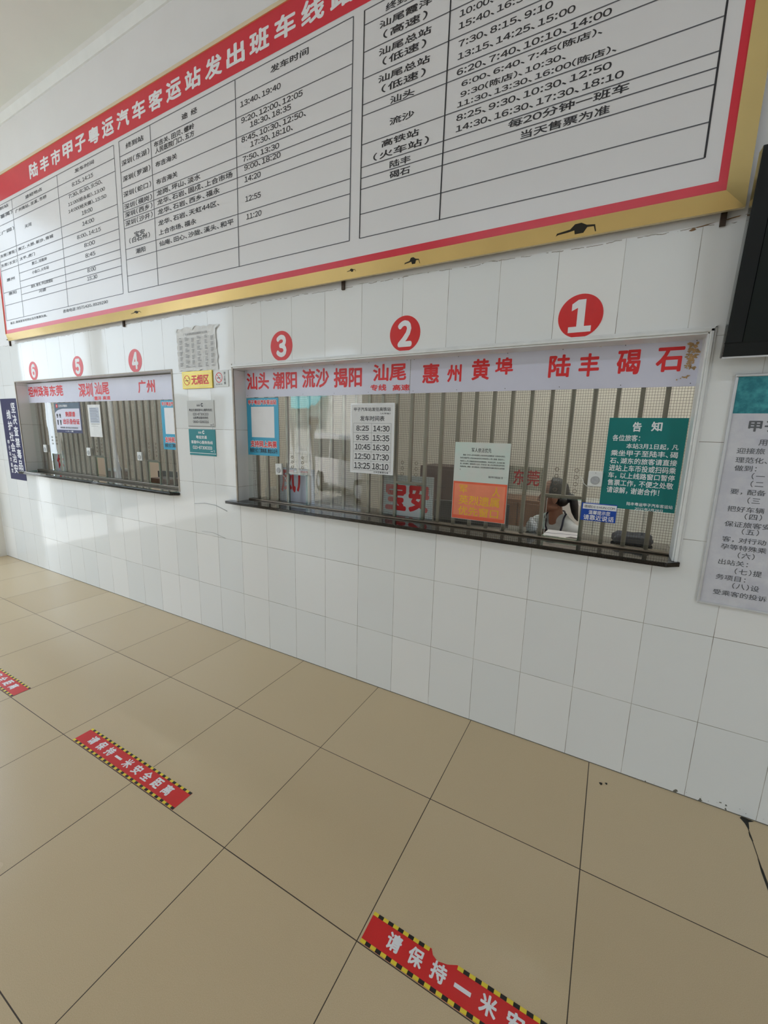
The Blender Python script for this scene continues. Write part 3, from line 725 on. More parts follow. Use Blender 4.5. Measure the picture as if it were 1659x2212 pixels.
# moulded gold frame: lip, sloping face and a pale outer edge
def frame_side(pts_in, pts_out, name):
    m = MB(); (a0, a1), (o0, o1) = pts_in, pts_out
    lip = .006
    A0 = (a0[0], -.006, a0[1]); A1 = (a1[0], -.006, a1[1]); O0 = (o0[0], .026, o0[1]); O1 = (o1[0], .026, o1[1])
    B0 = (a0[0], .0, a0[1]); B1 = (a1[0], .0, a1[1]); P0 = (o0[0], .040, o0[1]); P1 = (o1[0], .040, o1[1])
    m.cur = 0; m.quad(A0, O0, O1, A1); m.quad(B0, A0, A1, B1); m.cur = 1; m.quad(O0, P0, P1, O1); m.cur = 0; m.quad(A0, B0, P0, O0); m.quad(A1, O1, P1, B1)
    return m.build(name, [M['gold'], M['gold_side']], board, fix=True)
fi = [(U0, 0), (U1, 0), (U1, V1), (U0, V1)]; fo = [(U0-.045, -.052), (U1+.066, -.052), (U1+.066, V1+.058), (U0-.045, V1+.058)]
for k in range(4):
    j = (k+1) % 4
    frame_side((fi[k], fi[j]), (fo[k], fo[j]), 'frame_rail')
MB().box(U0-.03, U1+.05, .0302, .040, -.03, V1+.03).build('backing', M['gold_side'], board)
title = Ink()
for i, ch in enumerate('陆丰市甲子粤运汽车客运站发出班车线路时刻表'):
    cx = -4.545+.1845*i; title.put(ch, cx-.074, 1.182, cx+.074, 1.292, off=.035)
title.wall(-.0016, 'title_lettering', M['white_ink'], board)
ln = Ink()
def hl(u0, u1, v, w=.0042): ln.rect(u0, v-w/2, u1, v+w/2)
def vl(u, v0, v1, w=.0060): ln.rect(u-w/2, v0, u+w/2, v1)
T3v = [1.115, 1.055, .943, .833, .722, .674, .548, .447, .398, .348, .234, .122]
for v in T3v: hl(-1.280, .163, v)
lv = Ink()
for u in (-1.280, -.839, .163): lv.rect(u-.0032, .122, u+.0032, 1.115)
T2v = [1.115, 1.018, .919, .817, .720, .664, .609, .552, .414, .344, .233, .122]
for v in T2v: hl(-3.318, -1.343, v)
for u in (-3.318, -2.958, -2.155, -1.343): vl(u, .122, 1.115)
T1v = [1.111, 1.029, .946, .730, .648, .567, .498, .429, .371, .315, .258, .122]
for v in T1v: hl(-4.987 if v in (.498, .429, .315) else -5.342, -3.384, v)
for u in (-5.342, -4.987, -4.185, -3.384): vl(u, .122, 1.111)
ln.wall(-.0008, 'table_grid', M['line_ink'], board); lv.wall(-.0013, 'table_columns', M['black_ink'], board)
bt = Ink()
for s_, a, v0, c_, v1 in T['BT']:
    h = .030 if (':' in s_ and a > -3.0) else .034
    if a > -1.3: h = .026 if ':' in s_ else .031
    if a < -3.35: h = .027 if not ':' in s_ else .029
    if '（' in s_: h = (.034 if a > -1.3 else .037) if a > -3.4 else .029
    if '备注' in s_: h = .022
    bt.put(s_, a, v0, c_, v0+h, off=.018 if a > -3.3 else .012)
bt.put('发车时间', -.52, 1.068, -.15, 1.102, off=.008)
bt.wall(-.0009, 'table_lettering', M['black_ink'], board)
# dark reflections, painted as flat shapes, on the gold frame above windows 1 and 2
def painted_reflection(u, v, sx, sy):
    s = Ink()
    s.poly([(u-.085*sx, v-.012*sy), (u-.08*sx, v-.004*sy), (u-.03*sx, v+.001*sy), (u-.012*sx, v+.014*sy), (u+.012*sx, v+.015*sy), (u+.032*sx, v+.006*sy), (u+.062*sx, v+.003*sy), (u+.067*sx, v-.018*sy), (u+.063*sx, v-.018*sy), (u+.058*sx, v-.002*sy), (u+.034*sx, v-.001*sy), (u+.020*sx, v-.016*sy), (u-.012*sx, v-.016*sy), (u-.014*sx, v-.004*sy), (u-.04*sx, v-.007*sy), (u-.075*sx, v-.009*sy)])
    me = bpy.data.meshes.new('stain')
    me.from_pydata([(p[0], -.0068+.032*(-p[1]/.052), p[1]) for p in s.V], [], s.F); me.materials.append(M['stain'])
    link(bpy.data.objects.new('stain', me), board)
painted_reflection(-.232, -.026, 1, 1); painted_reflection(-.975, -.028, .55, .8); painted_reflection(-1.33, -.02, .35, .4); painted_reflection(-3.25, -.022, .8, .5)
for i, (x, kind) in enumerate(((-5.50, 0), (-3.516, 1), (-1.422, 2), (.253, 3))):
    m = MB().box(x-.009, x+.009, -.012, -.0005, 2.352, 2.416).box(x-.009, x+.009, -.030, -.012, 2.404, 2.410)
    o = m.build('bracket', M['rust']); o.parent = board; o.matrix_parent_inverse = board.matrix_basis.inverted()


# ================================================================== SIGNS OVER THE TICKET WINDOWS
GY = .0995      # front plane of what is stuck on the glass
def sheet(name, x0, x1, z0, z1, mat, label, cat, group=None, y=GY, th=.0035, bevel=0.0):
    o = MB().box(x0, x1, y-th, y, z0, z1).build(name, mat, None, bevel=bevel)
    return tag(o, label, cat, group)


def numeral(ch, x, z, nice):
    d = MB(); n = 48; r = .0885
    d.wall_prism([(x+r*math.cos(2*PI*i/n), z+r*math.sin(2*PI*i/n)) for i in range(n)], -.0012, 0)
    o = tag(d.build('window_number', M['vinyl_red']), f'red vinyl disc with a white {nice} above its ticket window', 'number sign', 'window numbers')
    k = Ink()
    if ch == '1':
        k.poly([(x-.044, z-.066), (x+.046, z-.066), (x+.046, z-.042), (x+.018, z-.042), (x+.018, z+.066), (x-.012, z+.066), (x-.036, z+.050), (x-.036, z+.022), (x-.012, z+.034), (x-.012, z-.042), (x-.044, z-.042)])
    else:
        k.put(ch, x-.042, z-.066, x+.042, z+.066, off=.05)
    k.wall(-.0018, 'numeral', M['white_ink'], o)
for ch, x, nice in (('1', -.195, 'one'), ('2', -1.034, 'two'), ('3', -1.887, 'three'), ('4', -3.416, 'four'), ('5', -4.274, 'five'), ('6', -5.098, 'six')):
    numeral(ch, x, 2.091, nice)

def headboard(x0, x1, label, words, small=(), z0=1.797, z1=1.990):
    o = sheet('destination_sign', x0, x1, z0, z1, M['lilac'], label, 'destination sign', 'destination boards over the windows')
    k = Ink()
    for s_, a, v0, c_, v1 in words: k.put(s_, max(a, x0+.016), v0, c_, v1, off=.028)
    for s_, a, v0, c_, v1 in small: k.put(s_, a, v0, c_, v1, off=.03)
    k.wall(GY-.0041, 'lettering', M['red_ink'], o)
    n = Ink(); L = x1-x0
    for i in range(6):
        for zz in (z0+.012, z1-.014): n.disc((x0+.02+(L-.04)*i/5, zz), .0022, seg=10)
    n.wall(GY-.0040, 'screw_heads', M['grey_ink'], o)
    return o
headboard(-5.517, -4.262, 'lilac board reading 坦州珠海 东莞 深圳 above windows 5 and 6', T['W1'][:3])
headboard(-4.258, -2.979, 'lilac board reading 汕尾 and 广州 above window 4', T['W1'][3:], T['W1s'])
headboard(-2.313, -1.043, 'lilac board starting with 汕头 潮阳 above window 3', T['W2'][:5], T['W2s'])
hb = headboard(-1.039, .262, 'lilac board with brown peeling end reading 惠州 to 碣石 above window 1', T['W2'][5:])
pe = Ink(); rnd = random.Random(3)
def blob(u, v, ru, rv):
    n = 18; pe.poly([(u+ru*math.cos(2*PI*i/n)*rnd.uniform(.55, 1.15), v+rv*math.sin(2*PI*i/n)*rnd.uniform(.55, 1.15)) for i in range(n)])
for q in range(70):
    u = .226+rnd.gauss(0, .012); v = rnd.uniform(1.868, 1.972)
    if .214 < u < .252: blob(u, v, rnd.uniform(.002, .010), rnd.uniform(.002, .008))
for q in range(9): blob(.222+rnd.gauss(0, .008), 1.835+rnd.gauss(0, .004), rnd.uniform(.002, .007), rnd.uniform(.002, .004))
for q in range(60):
    blob(rnd.uniform(-.22, .25)*rnd.uniform(.4, 1), 1.9865-abs(rnd.gauss(0, .003)), rnd.uniform(.004, .018), rnd.uniform(.001, .003))
for q in range(6): blob(-1.0+rnd.gauss(0, .02), 1.986, .01, .0015)
o = pe.wall(GY-.0045, 'peeled_patch', M['peel'], hb); o['label'] = 'brown glue left where the film peeled'

def qr_board(x0, label):
    dx = x0+2.307
    o = sheet('ticketing_poster', x0, x0+.294, 1.400, 1.792, M['sky_blue'], label, 'poster', 'sky blue ticketing posters', bevel=.001)
    Ink().rect(x0+.042, 1.525, x0+.256, 1.733).wall(GY-.0041, 'white_panel', M['white_ink'], o)
    a = Ink(); e = Ink()
    for key, of in (('QT', .03), ('QB', .03)):
        for s_, u0, v0, u1, v1 in T[key]:
            e.put(s_, u0+dx-.002, v0-.003, u1+dx+.002, v1+.003, off=.11); a.put(s_, u0+dx, v0, u1+dx, v1, off=of)
    e.wall(GY-.0041, 'lettering_outline', M['white_ink'], o); a.wall(GY-.0047, 'lettering', M['red_ink'], o)
    s = Ink()
    for s_, u0, v0, u1, v1 in T['QS']: s.put(s_, u0+dx, v0, u1+dx, v1, off=.02)
    s.wall(GY-.0041, 'small_print', M['black_ink'], o)
qr_board(-2.307, 'sky blue ticketing poster with blank white square left of window 3')
qr_board(-3.277, 'sky blue ticketing poster half hidden right of window 4')

# timetable for the railway shuttle
o = sheet('shuttle_timetable', -1.431, -1.131, 1.332, 1.747, M['paper'], 'white laminated timetable with ten times between windows 3 and 2', 'timetable')
k = Ink()
for s_, u0, v0, u1, v1 in T['TT']: k.put(s_, u0, v0, u1, v1, off=.022 if ':' in s_ else .012)
k.wall(GY-.0041, 'lettering', M['black_ink'], o)
k = Ink()
for v in (1.631, 1.575, 1.519, 1.463, 1.407, 1.351): k.rect(-1.410, v-.0006, -1.151, v+.0006)
for u in (-1.410, -1.283, -1.151): k.rect(u-.0006, 1.351, u+.0006, 1.631)
k.wall(GY-.0041, 'grid_lines', M['grey_ink'], o)
k = Ink()
for (a, b_, c_, d_) in ((-1.431, 1.332, -1.423, 1.747), (-1.139, 1.332, -1.131, 1.747), (-1.423, 1.738, -1.139, 1.747), (-1.423, 1.332, -1.139, 1.338)): k.rect(a, b_, c_, d_)
k.wall(GY-.0045, 'clear_tape', pm('clear_tape', srgb(236, 238, 240), .1), o)

# notice for servicemen: certificate sheet with an orange lower half
o = tag(MB().box(-.757, -.463, GY-.003, GY, 1.123, 1.539).build('priority_notice', M['mint_paper']), 'paper notice with an orange lower half and yellow characters left of window 1', 'notice')
Ink().rect(-.755, 1.125, -.465, 1.329).wall(GY-.0035, 'orange_field', M['orange'], o)
k = Ink()
for r in ((-.755, 1.318, -.465, 1.329), (-.755, 1.125, -.465, 1.144), (-.755, 1.144, -.7475, 1.318), (-.4735, 1.144, -.465, 1.318)): k.rect(*r)
k.wall(GY-.0039, 'orange_border', M['orange_edge'], o)
k = Ink()
for s_, u0, v0, u1, v1 in T['MO']: k.put(s_, u0, v0, u1, v1, off=.012)
k.wall(GY-.0041, 'yellow_lettering', M['yellow_ink'], o)
k = Ink()
for s_, u0, v0, u1, v1 in T['MT']+T['MB']: k.put(s_, u0, v0, u1, v1, off=.004)
k.wall(GY-.0036, 'lettering', M['black_ink'], o)

# green passenger notice
o = sheet('passenger_notice', -.037, .257, 1.262, 1.669, M['green_board'], 'dark green notice with white characters headed 告知 right of window 1', 'notice', bevel=.001)
k = Ink()
for s_, u0, v0, u1, v1 in T['GR']: k.put(s_, u0, v0, u1, v1, off=.03 if len(s_) < 3 else .016)
k.wall(GY-.0041, 'lettering', M['white_ink'], o)

# small blue plate, sticking out in front of the green notice
o = tag(MB().box(-.110, .038, GY-.009, GY-.005, 1.191, 1.276).build('speak_closer_plate', M['blue'], None, bevel=.001), 'small blue plate asking to speak closer beside hatch of window 1', 'plate')
Ink().rect(-.104, 1.247, .036, 1.272).wall(GY-.0096, 'white_band', M['white_ink'], o)
k = Ink()
for s_, u0, v0, u1, v1 in T['BL']: k.put(s_, u0, v0, u1, v1, off=.012)
k.wall(GY-.0096, 'lettering', M['white_ink'], o)
k = Ink(); k.put('德顺DESHUN.COM', -.098, 1.252, .030, 1.266, off=.006); k.wall(GY-.0101, 'maker_lettering', M['grey_ink'], o)
MB().box(-.108, -.09, GY-.0051, GY-.0002, 1.195, 1.215).build('sticky_pad', M['white_plastic'], o)

# intercom speakers stuck on the glass
def intercom(x0, x1, z0, z1, label, tilt=0.0, mat='white_plastic'):
    root = tag(empty('intercom_speaker', ((x0+x1)/2, GY, (z0+z1)/2), (0, tilt, 0)), label, 'intercom speaker', 'intercom speakers on the glass')
    w, h = (x1-x0)/2, (z1-z0)/2
    MB().box(-w, w, -.016, 0, -h, h).build('casing', M[mat], root, bevel=.003)
    r = min(w, h)*.62
    MB().tube([(0, -.0155, -h*.18), (0, -.0200, -h*.18)], [r, r*.94], 28).build('grille', M['grille_grey'], root)
    MB().torus((0, -.0165, -h*.18), r*1.08, .0015, 'Y', 28, 6).build('grille_ring', M['white_plastic'], root, smooth=True)
    MB().tube([(0, -.0155, h*.78), (0, -.0165, h*.78)], .0016, 10).build('microphone', M['black'], root)
    return root
intercom(-.096, -.036, 1.355, 1.426, 'white intercom speaker box left of the green notice')
intercom(-2.040, -1.983, 1.275, 1.352, 'yellowed white intercom speaker under the poster at window 3', -.06)
intercom(-3.638, -3.574, 1.289, 1.362, 'white intercom speaker left of hatch 4')
intercom(-4.452, -4.388, 1.291, 1.368, 'white intercom speaker left of hatch 5')
intercom(-5.300, -5.236, 1.290, 1.367, 'white intercom speaker left of hatch 6, nearest the navy banner')
def cord(pts, label):
    tag(MB().tube(pts, .0013, 6).build('speaker_cord', M['white_plastic'], None, smooth=True), label, 'cord', 'speaker cords')
cord([(-.13, .097, 1.395), (-.118, .095, 1.382), (-.112, .094, 1.365), (-.098, .094, 1.354), (-.075, .094, 1.349), (-.066, .092, 1.357)], 'thin white cord curling under the speaker at window 1')
cord([(-1.983, .094, 1.276), (-1.965, .094, 1.262), (-1.95, .095, 1.238), (-1.94, .096, 1.222)], 'thin cord hanging from the speaker at window 3')

# identity-card poster and info sheet on the left window
o = sheet('identity_poster', -4.996, -4.512, 1.500, 1.791, M['lilac'], 'navy and grey poster asking for identity cards between windows 6 and 5', 'poster')
k = Ink(); k.rect(-4.996, 1.735, -4.512, 1.791)
k.poly([(-4.996, 1.735), (-4.996, 1.690), (-4.975, 1.705), (-4.93, 1.722), (-4.86, 1.733), (-4.78, 1.738), (-4.7, 1.74)])
k.wall(GY-.0041, 'header_band', pm('slate_print', srgb(72, 92, 110), .35, var=.1), o)
k = Ink(); k.rect(-4.996, 1.500, -4.512, 1.530); k.rect(-4.528, 1.530, -4.512, 1.791); k.wall(GY-.0045, 'navy_band', M['navy'], o)
k = Ink()
for s_, u0, v0, u1, v1 in T['IR']: k.put(s_, u0, v0, u1-.01, v1, off=.02)
k.disc((-4.945, 1.762), .020); k.wall(GY-.0050, 'red_lettering', M['red_ink'], o)
k = Ink()
for s_, u0, v0, u1, v1 in T['IS']: k.put(s_, u0, v0, u1, v1, off=.01)
for cx in (-4.955, -4.90):      # two small uniformed figures
    k.disc((cx, 1.672), .015); k.poly([(cx-.012, 1.625), (cx+.012, 1.625), (cx+.008, 1.575), (cx+.002, 1.575), (cx, 1.61), (cx-.002, 1.575), (cx-.008, 1.575)])
    k.poly([(cx-.016, 1.655), (cx+.016, 1.655), (cx+.010, 1.648), (cx-.010, 1.648)])
k.wall(GY-.0046, 'black_print', M['black_ink'], o)
k = Ink()
for s_, u0, v0, u1, v1 in T['IH']+T['IF']: k.put(s_, u0, v0, u1, v1, off=.02)
k.disc((-4.943, 1.762), .007); k.wall(GY-.0055, 'white_lettering', M['white_ink'], o)
o = sheet('information_sheet', -4.380, -4.172, 1.474, 1.768, M['old_paper'], 'narrow pale sheet with grey lines of print above window 5', 'notice')
k = Ink()
Ink().rect(-4.352, 1.602, -4.195, 1.742).wall(GY-.0039, 'grey_box', pm('grey_tint_print', srgb(184, 190, 202), .5, var=.05), o)
for i in range(9): k.rect(-4.345, 1.732-.0145*i-.0012, -4.345+.14*(.75+.25*((i*7) % 3)/2), 1.732-.0145*i+.0012)
k.rect(-4.345, 1.590, -4.20, 1.5935); k.rect(-4.345, 1.572, -4.23, 1.5735)
k.wall(GY-.0043, 'print', M['grey_ink'], o)

# ================================================================== SIGNS ON THE TILED WALL
def plate(name, x0, x1, z0, z1, mat, label, cat, th=.004, bevel=.0008, group=None):
    return tag(MB().box(x0, x1, -th, -.0003, z0, z1).build(name, mat, None, bevel=bevel), label, cat, group)
# crumpled price list
n = 14; pts = []
for j in range(n+1):
    for i in range(n+1):
        u = -2.876+.418*i/n; v = 1.984+.292*j/n
        edge = i in (0, n) or j in (0, n)
        pts.append((u+(rnd.uniform(-.006, .006) if edge else 0)-(.008*j/n), -.003-rnd.uniform(0, .005)*(1 if edge else .5), v+(rnd.uniform(-.008, .006) if edge else 0)))
me = bpy.data.meshes.new('price_list'); me.from_pydata(pts, [], [(j*(n+1)+i, j*(n+1)+i+1, (j+1)*(n+1)+i+1, (j+1)*(n+1)+i) for j in range(n) for i in range(n)]); me.materials.append(M['old_paper'])
o = link(bpy.data.objects.new('price_list', me)); sm = o.modifiers.new('thickness', 'SOLIDIFY'); sm.thickness = .0006
tag(o, 'crumpled torn white price list taped above the no smoking plates', 'paper')
k = Ink(); k.put('广东省道路旅客运输票价公示表', -2.80, 2.224, -2.55, 2.240, off=.01)
for i in range(22):
    v = 2.205-.0095*i
    k.rect(-2.86, v-.0003, -2.48, v+.0003)
    for c0, c1 in ((-2.85, -2.81), (-2.79, -2.745), (-2.72, -2.69), (-2.66, -2.62), (-2.58, -2.55), (-2.52, -2.49)):
        if (i*5+int(c0*100)) % 4: k.rect(c0, v+.0026, c0+(c1-c0)*(.5+.5*((i*3) % 4)/3), v+.0060)
for u in (-2.86, -2.80, -2.735, -2.67, -2.60, -2.535, -2.48): k.rect(u-.0003, 2.205-.0095*21, u+.0003, 2.205)
k.wall(-.0092, 'print', pm('faint_print', srgb(150, 150, 152), .6), o)
for (a, b_) in ((-2.885, 2.262), (-2.462, 2.258), (-2.70, 2.272)):
    q = Ink(); q.bar((a-.012, b_-.012), (a+.02, b_+.014), .014); q.wall(-.0098, 'clear_tape', M['white_plastic'], o)

# gold no smoking plaque
o = plate('no_smoking_plaque', -2.840, -2.518, 1.858, 1.978, M['gold_plate'], 'gold no smoking plaque reading 无烟区', 'plaque', th=.012, bevel=.002)
k = Ink()
for r in ((-2.826, 1.962, -2.532, 1.9645), (-2.826, 1.8715, -2.532, 1.874), (-2.826, 1.874, -2.8235, 1.962), (-2.5345, 1.874, -2.532, 1.962)): k.rect(*r)
k.wall(-.0126, 'engraved_line', M['gold_side'], o)
k = Ink()
for s_, u0, v0, u1, v1 in T['NS']: k.put(s_, u0, 1.884, u1, 1.952, off=.03)
k.ring((-2.786, 1.917), .030, .0345); k.bar((-2.809, 1.940), (-2.763, 1.894), .0045)
k.wall(-.0126, 'red_lettering', M['red_ink'], o)
k = Ink(); k.bar((-2.806, 1.915), (-2.768, 1.915), .005); k.ring((-2.77, 1.927), .006, .0085, a0=-.5, a1=2.6, seg=10); k.wall(-.0122, 'cigarette_print', M['black_ink'], o)
# white no smoking plate
o = plate('no_smoking_plate', -2.511, -2.365, 1.863, 1.971, M['white_plastic'], 'small white no smoking plate beside the gold plaque', 'plate', th=.005)
k = Ink(); k.ring((-2.456, 1.925), .029, .034); k.bar((-2.479, 1.948), (-2.433, 1.902), .0045); k.wall(-.0056, 'red_print', M['red_ink'], o)
k = Ink()
for i, ch in enumerate('禁止吸烟'): k.put(ch, -2.408, 1.943-.0215*i, -2.389, 1.961-.0215*i, off=.01)
k.put('NO SMOKING', -2.486, 1.876, -2.425, 1.885, off=.01); k.bar((-2.474, 1.922), (-2.442, 1.922), .005); k.ring((-2.446, 1.934), .005, .007, a0=-.5, a1=2.6, seg=10)
k.wall(-.0053, 'black_print', M['black_ink'], o)
# grey hotline plate and teal hotline plate
o = plate('hotline_plate', -2.8125, -2.523, 1.586, 1.775, M['grey_plate'], 'pale grey hotline plate with black print above the teal one', 'plate', group='service hotline plates')
k = Ink()
for s_, u0, v0, u1, v1 in T['GY']: k.put(s_, u0, v0, u1, v0+.019, off=.012)
k.rect(-2.81, 1.590, -2.525, 1.593)
for i in range(3): k.poly([(-2.705+.012*i, 1.734), (-2.695+.012*i, 1.734), (-2.700+.012*i, 1.752)])
k.ring((-2.648, 1.743), .006, .013, seg=24, a0=.6, a1=5.8); k.rect(-2.57, 1.600, -2.545, 1.604); k.ring((-2.54, 1.602), .006, .009, seg=12, a0=-1, a1=2)
k.wall(-.0046, 'print', M['black_ink'], o)
o = plate('hotline_plate', -2.813, -2.524, 1.379, 1.570, M['teal'], 'teal hotline plate with white print between the two windows', 'plate', group='service hotline plates')
k = Ink()
for s_, u0, v0, u1, v1 in T['TL']: k.put(s_, u0, v0, u1, v0+.024, off=.025)
k.rect(-2.813, 1.394, -2.524, 1.398); k.ring((-2.648, 1.549), .006, .013, seg=24, a0=.6, a1=5.8)
for i in range(3): k.poly([(-2.705+.012*i, 1.540), (-2.695+.012*i, 1.540), (-2.700+.012*i, 1.558)])
k.rect(-2.58, 1.411, -2.555, 1.415); k.ring((-2.545, 1.413), .006, .009, seg=12, a0=-1, a1=2)
k.wall(-.0046, 'print', M['white_ink'], o)
# navy banner at the left end
o = tag(MB().box(-5.925, -5.552, -.0022, -.0003, .970, 1.838).build('campaign_banner', M['navy']), 'tall navy banner with white vertical characters left of window 6', 'banner')
k = Ink()
for i, ch in enumerate('坚决查禁毒品'): k.put(ch, -5.690, 1.690-.1215*i, -5.590, 1.795-.1215*i, off=.02)
for i, ch in enumerate('维护社会治安'): k.put(ch, -5.815, 1.622-.1165*i, -5.715, 1.722-.1165*i, off=.02)
for i, ch in enumerate('甲子站交通宣'): k.put(ch, -5.882, 1.352-.062*i, -5.836, 1.398-.062*i, off=.02)
k.wall(-.0028, 'lettering', M['white_ink'], o)

# wall poster with service promises at the right edge
pr = tag(empty('service_poster', (.372, 0, .919)), 'tall framed grey poster with teal header at the right edge', 'poster')
PW, PH = .62, .903
MB().box(0, PW, -.010, -.0005, 0, PH).build('sheet', M['grey_marble'], pr)
fr = MB()
for r in ((-.004, PW+.004, -.004, .006), (-.004, PW+.004, PH-.006, PH+.004)): fr.box(r[0], r[1], -.014, -.0004, r[2], r[3])
fr.box(-.004, .005, -.014, -.0004, .006, PH-.006); fr.box(PW-.005, PW+.004, -.014, -.0004, .006, PH-.006)
fr.build('frame', M['silver'], pr, bevel=.002)
Ink().rect(.005, .763, PW-.005, PH-.006).wall(-.0105, 'header_band', M['teal_marble'], pr)
k = Ink()
k.put('甲', .059, .696, .099, .736, off=.03); k.put('子', .106, .696, .148, .736, off=.03)
k.put('服务承诺', .18, .696, .40, .736, off=.03)
X0 = .372
for t_, x_, z_ in (('用', .470, 1.575), ('迎接旅', .410, 1.543), ('理范化、', .411, 1.508), ('做到：', .412, 1.477), ('（一', .468, 1.449), ('（二', .469, 1.419), ('要，配备', .413, 1.386), ('（三', .469, 1.355), ('把好车辆', .413, 1.318), ('（四）', .470, 1.292), ('保证旅客安', .413, 1.258), ('（五）', .470, 1.232), ('客，对行动', .414, 1.196), ('孕等特殊乘', .414, 1.165), ('（六）', .471, 1.136), ('出站关；', .415, 1.102), ('（七）提', .471, 1.070), ('务项目；', .415, 1.039), ('（八）设', .472, 1.010), ('受乘客的投诉', .415, .974)):
    V_, F_ = layout(t_.replace('；', '：'))
    w_ = (max(p[0] for p in V_)-min(p[0] for p in V_))*.0285
    hh = .024 if '（' in t_ else .022
    k.put(t_.replace('；', '：'), x_-X0, z_-.919-hh/2, x_-X0+w_, z_-.919+hh/2, off=.006)
k.wall(-.0108, 'lettering', M['grey_ink'], pr)

# television on a tilted bracket
tv = tag(empty('television', (.303, -.10, 1.871), (math.atan2(.10, .62), 0, 0)), 'large glossy black television tilted on the wall at upper right', 'television')
TW, TH = 1.03, .632
MB().box(0, TW, .012, .055, .0, TH).build('housing', M['tv'], tv, bevel=.003)
be = MB()
be.box(0, .048, 0, .0118, .052, TH); be.box(TW-.048, TW, 0, .0118, .052, TH); be.box(.048, TW-.048, 0, .0118, TH-.05, TH); be.box(0, TW, -.002, .0118, .006, .050)
be.build('bezel', M['tv'], tv, bevel=.0012)
MB().box(.050, TW-.050, .003, .0115, .0535, TH-.052).build('screen', M['tv_screen'], tv)
MB().box(0, TW, -.001, .012, .0, .0055).build('trim_strip', M['silver'], tv)
MB().box(.35, .68, .0555, .075, .2, .45).build('mount_plate', M['black'], tv)
ar = MB().tube([(.45, .076, .32), (.45, .124, .31)], .015, 12).tube([(.58, .076, .32), (.58, .124, .31)], .015, 12)
ar.build('mount_arm', M['black'], tv)


# ================================================================== FLOOR STICKERS
def sticker(x0, label, torn=False):
    y0_, y1_ = -1.190, -1.094
    nn = [(.205, 0), (.214, -.010), (.232, -.0155), (.262, -.010), (.288, 0)] if torn else []
    top = [(x0+.8, y1_)] + [(x0+a, y1_+b_*1.35) for a, b_ in reversed(nn)] + [(x0, y1_)]
    o = tag(MB().prism([(x0, y0_), (x0+.8, y0_)]+top, .0003, .0010).build('distance_sticker', M['vinyl_red']), label, 'floor sticker', 'one metre distance stickers')
    yl = Ink(); bl = Ink(); n_ = 44; w = .8/n_
    for i in range(n_):
        for (a, b_, s_) in ((y0_, y0_+.011, 1), (y1_-.011, y1_, -1)):
            u = x0+i*w
            if torn and s_ == -1 and .195 < i*w+w/2 < .295: continue
            (bl if i % 2 else yl).poly([(u, a), (u+w, a), (u+w, b_), (u, b_)])
    yl.floor(.0014, 'yellow_hazard_dashes', M['yellow_tape'], o); bl.floor(.0014, 'black_hazard_dashes', M['black_tape'], o)
    k = Ink()
    for i, ch in enumerate('请保持一米安全距离'):
        cx = x0+.096+.0745*i
        if ch == '一': k.rect(cx-.025, -1.147, cx+.025, -1.136)
        else: k.put(ch, cx-.024, -1.163, cx+.024, -1.114, off=.035)
    k.floor(.0014, 'lettering', M['white_ink'], o)
sticker(-.5325, 'red floor sticker with a torn upper edge, nearest the camera', True)
sticker(-2.2575, 'whole red floor sticker with hazard edges in the middle of the floor')
sticker(-3.7445, 'red floor sticker cut off by the left edge of the photo')

# pencil-like scratches on the tiles between the windows
tag(MB().tube([(-2.80, -.001, 1.005), (-2.68, -.0015, 1.020), (-2.56, -.0015, 1.016), (-2.44, -.001, .985)], .0022, 6).build('loose_wire', M['grille_grey'], None, smooth=True), 'thin grey wire bent along the tiles below the teal plate', 'wire')
tag(MB().tube([(-2.73, -.001, .795), (-2.6, -.0015, .80), (-2.47, -.001, .775)], .0013, 6).build('loose_wire', M['grille_grey'], None, smooth=True), 'short faint wire lowest on the tiles between the windows', 'wire')
for (x, y, r, lab) in ((.115, -.117, .007, 'larger dark leaf crumb on the floor near the right wall'), (.137, -.104, .005, 'smaller dark leaf crumb on the floor near the right wall')):
    m = MB(); m.prism([(x+r*math.cos(2*PI*i/7)*(1.3 if i % 2 else .7), y+r*math.sin(2*PI*i/7)) for i in range(7)], .0002, .0025)
    tag(m.build('leaf_crumb', M['stain']), lab, 'crumb', 'crumbs on the floor')


# ================================================================== INSIDE THE TICKET OFFICE
def placard(x0, x1, z0, z1, y, mat, words, label, lean=0.0, off=.03):
    o = tag(MB().box(x0, x1, y, y+.006, z0, z1).build('route_placard', mat), label, 'placard', 'route placards inside the office')
    k = Ink()
    for s_, u0, v0, u1, v1 in words: k.put(s_, u0, v0, u1, v1, off=off)
    k.wall(y-.0006, 'lettering', M['red_ink'], o)
    return o
placard(-1.27, -.915, 1.0745, 1.325, .205, M['paper'], [('宝', -1.236, 1.105, -1.09, 1.290), ('安', -1.075, 1.105, -.94, 1.290)], 'white placard with large red 宝安 behind hatch 2', off=.045)
placard(-2.14, -1.80, 1.0745, 1.315, .205, M['lilac'], [('凤', -2.10, 1.140, -1.965, 1.300), ('厂', -1.955, 1.150, -1.83, 1.300)], 'lilac placard with red strokes behind hatch 3')
placard(-5.40, -5.17, 1.0745, 1.300, .215, M['paper'], [('休', -5.345, 1.110, -5.205, 1.262)], 'white placard with a red 休 behind hatch 6', off=.045)
placard(-.478, -.303, 1.306, 1.424, .1449, pm('faded_card', srgb(222, 206, 186), .6), [('东莞', -.448, 1.328, -.319, 1.408)], 'small faded card with red 东莞 fixed behind the mesh left of the teller', off=.02)
